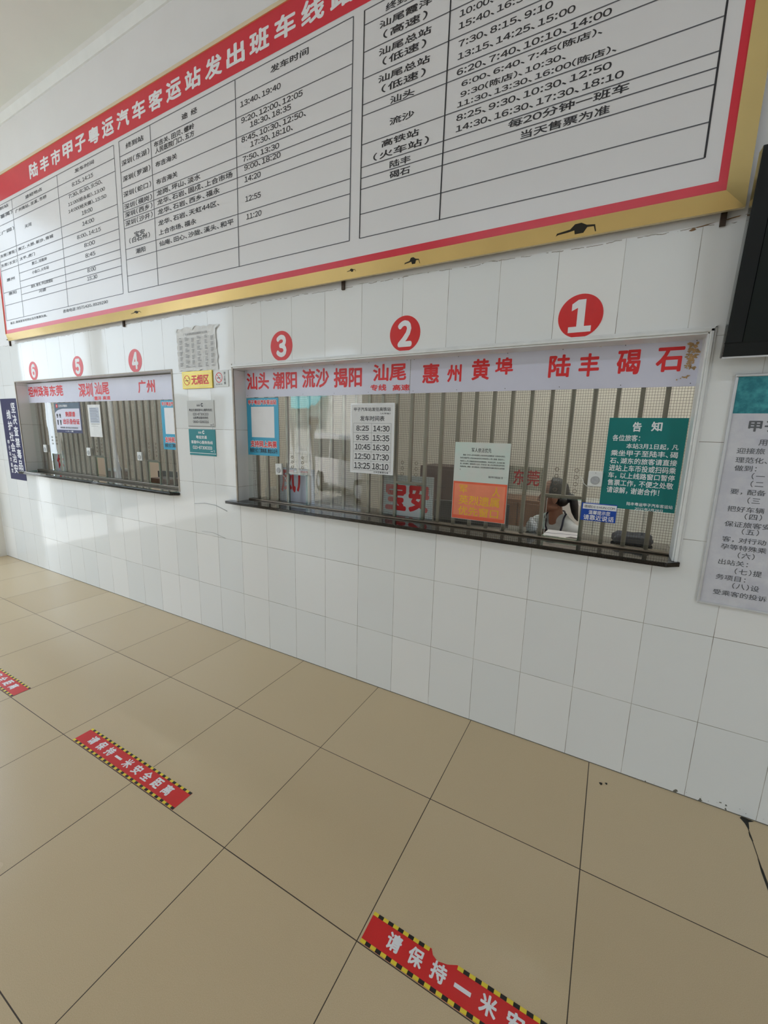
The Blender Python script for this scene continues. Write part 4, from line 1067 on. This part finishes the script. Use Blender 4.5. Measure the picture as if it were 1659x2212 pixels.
# service desk along the windows
dk = tag(empty('office_desk', (-1.4, .54, 0)), 'long brown office desk standing behind the windows', 'desk')
MB().box(-4.0, 3.6, -.24, .22, .72, .75).build('desk_top', M['wood'], dk, bevel=.003)
for x in (-3.98, -1.5, .6, 3.55): MB().box(x, x+.04, -.22, .20, 0, .72).build('side_panel', M['dark_wood'], dk)
def cabinet(x0, x1, y0, y1, h, n, mat, label):
    r = tag(empty('filing_cabinet', ((x0+x1)/2, (y0+y1)/2, 0)), label, 'cabinet', 'cabinets in the ticket office')
    w, d = (x1-x0)/2, (y1-y0)/2
    MB().box(-w, w, -d+.02, d, 0, h).build('body', M[mat], r, bevel=.004)
    for i in range(n):
        a, b_ = -w+2*w*i/n+.006, -w+2*w*(i+1)/n-.006
        dr = MB().box(a, b_, -d, -d+.0195, .06, h-.03).build('door', M[mat], r, bevel=.003)
        MB().box(b_-.03, b_-.018, -d-.02, -d-.0002, h*.5, h*.5+.12).build('handle', M['steel'], dr)
    return r
cabinet(-1.80, -1.02, 2.0, 2.4, 1.25, 2, 'dark_wood', 'taller dark brown cabinet seen through the mesh behind hatch 2')
cabinet(-1.00, -.52, 2.0, 2.4, .98, 2, 'wood', 'lower brown cabinet left of the teller')
cabinet(-.55, .75, 2.6, 3.0, .93, 3, 'white_plastic', 'low white cabinet against the back wall behind the teller')
cabinet(-4.6, -3.2, 2.55, 3.0, .72, 3, 'grey_plate', 'low pale grey cabinet deep behind windows 4 and 5')
def monitor(x, y, rz, z, label):
    r = tag(empty('computer_monitor', (x, y, z), (0, 0, rz)), label, 'monitor', 'computer monitors on the desk')
    MB().box(-.24, .24, -.012, .02, .10, .40).build('casing', M['black'], r, bevel=.004)
    MB().box(-.225, .225, .0202, .022, .115, .385).build('screen', M['tv_screen'], r)
    MB().box(-.03, .03, -.03, -.0125, .03, .22).build('neck', M['black'], r)
    MB().prism([(.12*math.cos(2*PI*i/24), .08*math.sin(2*PI*i/24)) for i in range(24)], 0, .029).build('foot', M['black'], r)
monitor(-.78, .54, .25, .7505, 'black computer monitor on the desk right of the yellow-lettered notice')
monitor(-3.75, .54, .2, .7505, 'black computer monitor behind window 4')
# things on the counter just inside the hatches
def soft(name, c_, r_, mat, seed, label, cat):
    rr = random.Random(seed); m = MB(); m.ellipsoid((0, 0, 0), (1, 1, 1), None, 22, 14)
    out = []
    for p in m.v:
        q = Vector(p); a = 1+.16*math.sin(5*q.x+seed)+.12*math.sin(7*q.y+2*q.z)+rr.uniform(-.04, .04)
        z_ = max(q.z*a, -.55)
        out.append((c_[0]+q.x*a*r_[0], c_[1]+q.y*a*r_[1], c_[2]+(z_+.55)*r_[2]/1.55))
    m.v = out
    return tag(m.build(name, M[mat], None, smooth=True), label, cat)
soft('plastic_bag', (-.352, .235, 1.0740), (.028, .03, .065), 'bag', 2, 'small crumpled white plastic bag on the counter left of the teller hatch', 'bag')
soft('folded_jacket', (.125, .255, 1.0740), (.085, .055, .055), 'grey_cloth', 5, 'dark grey folded jacket on the counter under the green notice', 'jacket')
pp = tag(MB().prism([(-.285, .155), (-.115, .150), (-.105, .325), (-.275, .330)], 1.0740, 1.0752).build('receipt_sheet', M['paper']), 'white sheet with a blue stripe lying inside hatch 1', 'paper')
k = Ink(); k.poly([(-.28, .235), (-.118, .262), (-.118, .272), (-.28, .243)]); k.floor(1.0756, 'blue_stripe', M['navy'], pp)
tag(MB().prism([(-.17, .15), (-.115, .147), (-.112, .175), (-.15, .185)], 1.0757, 1.082).build('stapler', M['black'], None, bevel=.002), 'small dark stapler at the right corner of hatch 1', 'stapler')
bx = tag(MB().box(-3.66, -3.40, .20, .34, 1.0740, 1.128).build('wooden_tray', M['wood'], None, bevel=.006), 'brown wooden tray on the counter inside hatch 4', 'tray')
Ink().rect(-3.64, .22, -3.42, .32).floor(1.1286, 'inner_lining', M['dark_wood'], bx)
tp = tag(empty('ticket_printer', (-4.37, .32, 1.0740)), 'white ticket printer with a brown front inside hatch 5', 'printer')
MB().box(-.10, .10, -.06, .06, 0, .060).build('body', M['wood'], tp, bevel=.004); MB().box(-.105, .105, -.065, .065, .0605, .085).build('cover', M['white_plastic'], tp, bevel=.006)
tag(MB().tube([(-4.235, .25, 1.0745), (-4.235, .25, 1.17), (-4.235, .25, 1.235)], [.030, .018, .003], 16).build('black_cone_stand', M['black']), 'slim black cone-shaped stand at the right side of hatch 5', 'stand')

# lamps of the office, and unseen fill lamps added in the hall
def tube_lamp(loc, length, mat, label, grp, axis='x', drop=0.0):
    r = tag(empty('ceiling_lamp', loc, (0, 0, 0 if axis == 'x' else PI/2)), label, 'ceiling lamp', grp)
    MB().box(-length/2, length/2, -.05, .05, -.03, -.0005).build('housing', M['white_alu'], r)
    MB().tube([(-length/2+.03, 0, -.052), (length/2-.03, 0, -.052)], .018, 12).build('tube', M[mat], r)
    for s_ in (-1, 1):
        MB().box(s_*(length/2-.02)-.012, s_*(length/2-.02)+.012, -.02, .02, -.075, -.0305).build('holder', M['white_plastic'], r)
        if drop: MB().tube([(s_*length*.35, 0, 0), (s_*length*.35, 0, drop-.0005)], .008, 8).build('rod', M['white_alu'], r)
for x, n in ((-5.3, 'at the left end'), (-.5, 'above the teller'), (1.4, 'at the right end')):
    tube_lamp((x, 1.5, 3.0), 1.5, 'tube_office', f'white tube lamp on the office ceiling {n}', 'office ceiling lamps')
for x, n in ((-4.0, 'nearest the left doorway'), (-.6, 'above the camera'), (2.8, 'near the right wall')):
    tube_lamp((x, -2.6, 3.55), 2.4, 'tube_hall', f'long white tube lamp hanging from the hall ceiling {n}', 'hall ceiling lamps', drop=.7)

# ================================================================== THE TELLER
def remesh_union(mb, name, mat, parent, voxel, smooth_it=4, fac=.5):
    tmp = mb.build('tmp', mat); tmp.data.validate()
    md = tmp.modifiers.new('r', 'REMESH'); md.mode = 'VOXEL'; md.voxel_size = voxel
    sm_ = tmp.modifiers.new('s', 'SMOOTH'); sm_.iterations = smooth_it; sm_.factor = fac
    dg = bpy.context.evaluated_depsgraph_get(); me_ = bpy.data.meshes.new_from_object(tmp.evaluated_get(dg))
    bpy.data.objects.remove(tmp)
    me_.polygons.foreach_set('use_smooth', [True]*len(me_.polygons)); me_.materials.clear(); me_.materials.append(mat); me_.name = name
    return link(bpy.data.objects.new(name, me_), parent)


def limb(mb, pts, radii, seg=14):
    """tapered limb with rounded ends, resampled so that the joints bend softly"""
    P = [Vector(p) for p in pts]; Q = []; R = []
    for i in range(len(P)-1):
        for k in range(6):
            t = k/6; Q.append(P[i].lerp(P[i+1], t)); R.append(radii[i]*(1-t)+radii[i+1]*t)
    Q.append(P[-1]); R.append(radii[-1])
    mb.tube([tuple(q) for q in Q], R, seg)
    mb.ellipsoid(Q[0], (R[0],)*3, None, seg, 8); mb.ellipsoid(Q[-1], (R[-1],)*3, None, seg, 8)


person = tag(empty('person', (-.27, 1.06, 0)), 'seated ticket seller in pale grey shirt, navy lanyard and black ponytail behind hatch 1', 'person')
def pl(o):
    o.matrix_parent_inverse = Matrix.Translation((.27, -1.06, 0)); return o
# skeleton in place: she sits facing the window's left, head turned left
hip = Vector((-.25, 1.10, .53)); chest = Vector((-.285, 1.045, .84)); neck0 = Vector((-.303, 1.02, .965)); neck1 = Vector((-.315, 1.0, 1.07))
shL, shR = Vector((-.185, .905, .945)), Vector((-.435, 1.13, .945))
elL, elR = Vector((-.155, .83, .70)), Vector((-.565, .98, .70))
wrL, wrR = Vector((-.36, .73, .785)), Vector((-.545, .775, .79))
hpL, hpR = Vector((-.18, 1.04, .53)), Vector((-.33, 1.16, .53))
knL, knR = Vector((-.46, .86, .54)), Vector((-.60, .99, .54))
anL, anR = Vector((-.47, .90, .10)), Vector((-.62, 1.02, .10))
body = MB()
limb(body, [hip, (hip+chest)/2, chest, neck0-Vector((0, 0, .03))], [.125, .105, .115, .07])
limb(body, [neck0, neck1], [.052, .046]); limb(body, [neck1, neck1+Vector((-.012, 0, .04))], [.046, .05])
limb(body, [shL, neck0-Vector((0, 0, .04)), shR], [.05, .06, .05])
for a, e_, w_ in ((shL, elL, wrL), (shR, elR, wrR)):
    limb(body, [a, e_], [.046, .037]); limb(body, [e_, w_], [.036, .024])
for h_, k_, a_ in ((hpL, knL, anL), (hpR, knR, anR)):
    limb(body, [h_, k_], [.080, .056]); limb(body, [k_, a_], [.054, .034])
    limb(body, [a_-Vector((0, 0, .055)), a_+Vector((-.13, -.10, -.07))], [.034, .026])
# hands: palm, four bent fingers and a thumb each, resting on the desk
def hand(mb, w, d, side):
    d = d.normalized(); s_ = Vector((-d.y, d.x, 0))*side; dn = Vector((0, 0, -1))
    for t in (-.024, -.008, .008, .024): limb(mb, [w+s_*t*.6, w+d*.075+s_*t], [.015, .012], 8)
    for t, L in ((-.026, .062), (-.009, .074), (.009, .070), (.025, .054)):
        b0 = w+d*.075+s_*t; b1 = b0+d*L*.45+dn*.003; b2 = b1+d*L*.32+dn*.012; b3 = b2+d*L*.22+dn*.016
        limb(mb, [b0, b1, b2, b3], [.0088, .0082, .0076, .0066], 8)
    t0 = w+d*.028+s_*.026; limb(mb, [t0, t0+d*.028+s_*.020+dn*.006, t0+d*.052+s_*.024+dn*.010], [.0115, .0098, .0080], 8)
hand(body, wrL, Vector((-.8, -.35, 0)), 1); hand(body, wrR, Vector((-.35, -.9, 0)), -1)
# head: front is -x
hc = Vector((-.330, 1.0, 1.175))
HR = Euler((0, 0, PI+.06)).to_matrix()
def H(x, y, z): return tuple(hc+HR @ Vector((x, y, z)))
body.ellipsoid(H(.006, 0, .030), (.088, .072, .088), HR)
body.ellipsoid(H(.030, 0, -.035), (.062, .060, .080), HR)
body.ellipsoid(H(.062, 0, -.102), (.026, .026, .020), HR)
body.ellipsoid(H(.012, .038, -.070), (.050, .018, .030), HR); body.ellipsoid(H(.012, -.038, -.070), (.050, .018, .030), HR)
body.ellipsoid(H(.062, .034, -.030), (.024, .022, .020), HR); body.ellipsoid(H(.062, -.034, -.030), (.024, .022, .020), HR)
body.ellipsoid(H(.066, 0, .028), (.026, .048, .014), HR)
limb(body, [H(.084, 0, .012), H(.103, 0, -.030)], [.008, .013], 10)
body.ellipsoid(H(.094, .011, -.034), (.010, .008, .007), HR); body.ellipsoid(H(.094, -.011, -.034), (.010, .008, .007), HR)
body.ellipsoid(H(.085, 0, -.060), (.012, .022, .0065), HR); body.ellipsoid(H(.082, 0, -.073), (.012, .019, .0075), HR)
for s_ in (-1, 1):
    body.ellipsoid(H(-.006, s_*.073, -.012), (.018, .008, .030), HR); body.ellipsoid(H(-.004, s_*.074, -.034), (.010, .007, .010), HR)
bo = pl(remesh_union(body, 'body', M['skin'], person, .0042, 3, .4))
# eyes, brows and lips
for s_ in (-1, 1):
    e = pl(MB().ellipsoid(H(.079, s_*.030, .006), (.010, .013, .009), HR, 16, 10).build('eye', M['white_ink'], person, smooth=True))
    pl(MB().ellipsoid(H(.0865, s_*.031, .006), (.004, .0055, .0055), HR, 12, 8).build('iris', M['black'], person, smooth=True))
    pl(MB().tube([H(.086, s_*.015, .026), H(.090, s_*.030, .030), H(.078, s_*.048, .026)], [.0028, .0034, .0018], 8).build('eyebrow', M['hair'], person, smooth=True))
pl(MB().ellipsoid(H(.092, 0, -.0665), (.0065, .020, .0055), HR, 16, 8).build('lips', pm('lips', srgb(164, 92, 84), .45), person, smooth=True))
# hair: swept back cap, low ponytail with a scrunchie
hm = MB(); hm.ellipsoid((0, 0, 0), (.096, .081, .098), None, 36, 24)
keep = [(x, y, z) for x, y, z in hm.v]
hv = []
for x, y, z in keep:
    q = Vector((x+.004, y, z+.034))
    # hairline: pull the cap under the skin on the face side and round the ears
    front = q.x > .046-.30*max(0, q.z-.075)
    ear = abs(q.y) > .05 and q.z < .004 and q.x > -.035
    if front or ear: q = Vector((q.x*.68, q.y*.66, q.z*.72+.006))
    hv.append(H(*q))
hm.v = hv
hm.ellipsoid(H(-.048, .012, -.026), (.044, .058, .040), HR)
pl(hm.build('hair', M['hair'], person, smooth=True))
tail = pl(MB().tube([H(-.084, .002, .004), H(-.104, .008, .006), H(-.120, .016, -.014), H(-.128, .026, -.050), H(-.136, .036, -.092), H(-.150, .044, -.130), H(-.160, .048, -.150)], [.020, .023, .027, .027, .022, .013, .003], 14).build('ponytail', M['hair'], person, smooth=True))
sc_ = MB(); sc_.torus((0, 0, 0), .022, .015, 'X', 22, 10)
rr = random.Random(4); sc_.v = [tuple(Vector(H(-.086, .006, -.002))+HR @ (Vector(p)*(1+rr.uniform(-.08, .12)))) for p in sc_.v]
pl(sc_.build('scrunchie', M['lanyard'], person, smooth=True))
for t_ in ((-.020, .071, -.03), (-.034, .068, -.03)):
    pl(MB().tube([H(t_[0], t_[1], .0), H(t_[0]-.004, t_[1], -.040), H(t_[0]-.014, t_[1]-.010, -.080)], [.003, .0018, .0006], 6).build('loose_strand', M['hair'], person, smooth=True))
# shirt with a round neck and elbow-length sleeves
sh_ = MB()
limb(sh_, [hip+Vector((0, 0, -.02)), (hip+chest)/2, chest, neck0-Vector((0, 0, .055))], [.146, .128, .136, .088])
limb(sh_, [shL+Vector((0, 0, .004)), neck0-Vector((0, 0, .045)), shR+Vector((0, 0, .004))], [.063, .078, .063])
limb(sh_, [shL, shL.lerp(elL, .9)], [.064, .056]); limb(sh_, [shR, shR.lerp(elR, .9)], [.064, .056])
limb(sh_, [shL+Vector((0, 0, .005)), Vector((-.262, .985, 1.012))], [.055, .048]); limb(sh_, [shR+Vector((0, 0, .005)), Vector((-.345, 1.055, 1.012))], [.055, .048]); limb(sh_, [Vector((-.262, .985, 1.005)), Vector((-.275, 1.06, 1.02)), Vector((-.345, 1.055, 1.005))], [.048, .048, .048])
# bust, towards where she faces
fw_ = Vector((-.70, -.70, 0))
limb(sh_, [chest+fw_*.07+Vector((.05, -.05, .0)), chest+fw_*.07+Vector((-.05, .05, .0))], [.075, .075])
shirt = pl(remesh_union(sh_, 'shirt', M['shirt'], person, .006, 6, .5))
tr_ = MB()
limb(tr_, [hip+Vector((0, 0, .0)), hip+Vector((0, 0, -.02))], [.135, .135])
for h_, k_, a_ in ((hpL, knL, anL), (hpR, knR, anR)): limb(tr_, [h_, k_], [.094, .068]); limb(tr_, [k_, a_+Vector((0, 0, .03))], [.066, .050])
pl(remesh_union(tr_, 'trousers', M['trousers'], person, .008, 4, .5))
for a_ in (anL, anR):
    s2 = MB(); limb(s2, [a_-Vector((0, 0, .05)), a_+Vector((-.14, -.108, -.064))], [.043, .033], 12)
    pl(s2.build('shoe', M['black'], person, smooth=True))
# lanyard: ribbon round the neck down to a card on the chest
from mathutils.bvhtree import BVHTree
tree = BVHTree.FromPolygons([v.co.copy() for v in shirt.data.vertices], [tuple(p.vertices) for p in shirt.data.polygons])
def on_shirt(p):
    co, nrm_, i_, d_ = tree.find_nearest(Vector(p)); return co+nrm_*.0035
def strap(pts):
    P = [Vector(p) for p in pts]; Q = []
    for i in range(len(P)-1):
        for k in range(5): Q.append(on_shirt(P[i].lerp(P[i+1], k/5)))
    Q.append(on_shirt(P[-1])); return [tuple(q) for q in Q]
back = (-.262, 1.06, 1.075); low = (-.372, .80, .83)
pl(MB().tube(strap([back, (-.240, .985, 1.075), (-.262, .90, 1.02), (-.300, .84, .96), (-.338, .81, .89), low]), .0062, 6).build('lanyard_strap', M['lanyard'], person, smooth=True))
pl(MB().tube(strap([back, (-.335, 1.08, 1.06), (-.400, 1.00, 1.02), (-.405, .90, .96), (-.392, .84, .90), low]), .0062, 6).build('lanyard_strap', M['lanyard'], person, smooth=True))
cd = on_shirt(low)
pl(MB().box(cd.x-.027, cd.x+.027, cd.y-.008, cd.y-.004, cd.z-.09, cd.z).build('name_card', M['white_plastic'], person))
# her chair
ch = tag(empty('office_chair', (-.25, 1.10, 0)), 'black office chair under the seated ticket seller', 'chair')
MB().ellipsoid((0, .0, .385), (.24, .24, .032), None, 28, 10).build('seat', M['black'], ch, smooth=True)
bk = MB().box(-.2, .2, .0, .05, .50, .86); o = bk.build('backrest', M['black'], ch, bevel=.02); o.location = (.17, .17, 0); o.rotation_euler = (0, 0, -PI/4)
MB().tube([(.15, .15, .37), (.19, .19, .45), (.185, .185, .60)], .014, 10).build('back_stem', M['black'], ch, smooth=True)
MB().tube([(0, 0, .07), (0, 0, .36)], .025, 14).build('post', M['steel'], ch, smooth=True)
for i in range(5):
    a = 2*PI*i/5+.3
    lg = MB().tube([(0, 0, .085), (.26*math.cos(a), .26*math.sin(a), .062)], [.022, .013], 10).build('leg', M['black'], ch, smooth=True)
    MB().torus((.26*math.cos(a), .26*math.sin(a), .025), .017, .008, 'X', 16, 8).build('castor', M['black'], lg, smooth=True)

# ================================================================== OUTSIDE, seen mirrored in the glass
fan = tag(empty('pedestal_fan', (-4.95, -4.02, 0), (0, 0, .75)), 'white pedestal fan standing by the entrance, mirrored in the window glass', 'fan')
MB().tube([(0, 0, 0), (0, 0, .03)], [.21, .19], 28).build('base', M['white_plastic'], fan)
MB().tube([(0, 0, .03), (0, 0, 1.62)], .018, 12).build('pole', M['white_plastic'], fan)
MB().tube([(0, -.10, 1.78), (0, .03, 1.78), (0, .08, 1.78)], [.07, .085, .05], 20).build('motor', M['white_plastic'], fan, smooth=True)
MB().tube([(0, -.02, 1.60), (0, -.02, 1.74)], .02, 10).build('neck', M['white_plastic'], fan)
cg = MB()
for yy in (.10, .20):
    for r_ in (.08, .15, .22): cg.torus((0, yy, 1.78), r_, .003, 'Y', 32, 5)
cg.torus((0, .15, 1.78), .235, .006, 'Y', 36, 6)
for i in range(16):
    a = 2*PI*i/16; cg.tube([(.04*math.cos(a), .20, 1.78+.04*math.sin(a)), (.22*math.cos(a), .20, 1.78+.22*math.sin(a)), (.235*math.cos(a), .15, 1.78+.235*math.sin(a)), (.22*math.cos(a), .10, 1.78+.22*math.sin(a))], .002, 5)
cg.build('cage', M['silver'], fan)
for i in range(3):
    a = 2*PI*i/3; m = MB()
    m.quad((0, .14, 1.78), (.20*math.cos(a), .135, 1.78+.20*math.sin(a)), (.20*math.cos(a+.9), .165, 1.78+.20*math.sin(a+.9)), (.05*math.cos(a+.9), .155, 1.78+.05*math.sin(a+.9)))
    o = m.build('blade', M['awning'], fan); o.modifiers.new('t', 'SOLIDIFY').thickness = .003

van = tag(empty('minivan', (-6.0, -7.6, -.14), (0, 0, .55)), 'white minivan parked outside the entrance, mirrored in the window glass', 'van')
vb = MB(); prof = [(-2.0, .25), (2.0, .25), (2.05, .75), (1.45, .95), (1.0, 1.62), (-1.85, 1.68), (-2.02, 1.0)]
vb.wall_prism(prof, -.80, .80); vb.build('body', M['van'], van, bevel=.06)
for s_ in (-1, 1):
    y_ = s_*.803
    for r in (((.15, 1.0), (1.15, 1.0), (.88, 1.52), (.15, 1.52)), ((-.75, 1.0), (.07, 1.0), (.07, 1.52), (-.75, 1.52)), ((-1.8, 1.0), (-.83, 1.0), (-.83, 1.52), (-1.72, 1.52))):
        MB().wall_prism(list(r), y_-.002, y_+.002).build('side_window', M['dark_glass'], van)
    for x_ in (-1.3, 1.3):
        wh = MB().tube([(x_, y_*.86, .30), (x_, y_*1.03, .30)], .30, 24).build('wheel', M['tyre'], van)
        MB().tube([(x_, y_*1.031, .30), (x_, y_*1.04, .30)], .17, 20).build('hub_cap', M['silver'], wh)
ws_ = MB().quad((1.47, -.68, .98), (1.47, .68, .98), (1.06, .62, 1.57), (1.06, -.62, 1.57)).build('windscreen', M['dark_glass'], van); ws_.modifiers.new('t', 'SOLIDIFY').thickness = .01
for s_ in (-1, 1): MB().ellipsoid((2.03, s_*.6, .68), (.05, .14, .09), None, 14, 8).build('headlight', M['silver'], van, smooth=True)
MB().box(2.0, 2.08, -.78, .78, .3, .48).build('bumper', M['grey_plate'], van, bevel=.02)

fe = tag(empty('picket_fence', (-9.5, -10.2, -.14)), 'white picket fence across the street, mirrored in the window glass', 'fence')
for i in range(34): MB().box(-5+.3*i, -5+.3*i+.09, 0, .03, .05, 1.15).build('picket', M['white_plastic'], fe)
for z_ in (.3, .9): MB().box(-5.1, 5.2, .031, .07, z_, z_+.08).build('rail', M['white_plastic'], fe)
sp = tag(empty('shop_building', (-11, -14, -.14)), 'white shop building with a turquoise awning across the street', 'building')
MB().box(-7, 7, -4, 0, 0, 3.4).build('wall', M['plaster'], sp)
MB().box(-3.4, -1.2, .002, .03, .2, 2.2).build('shutter', M['grey_plate'], sp)
aw = MB().wall_prism([(0, 0), (1, 0), (1, 1), (0, 1)], 0, 1); aw.v = [(-4.6+3.4*x, .035+.9*(1-z), 2.75+.6*z+(.04 if y else 0)) for x, y, z in aw.v]
aw.build('awning', M['awning'], sp)
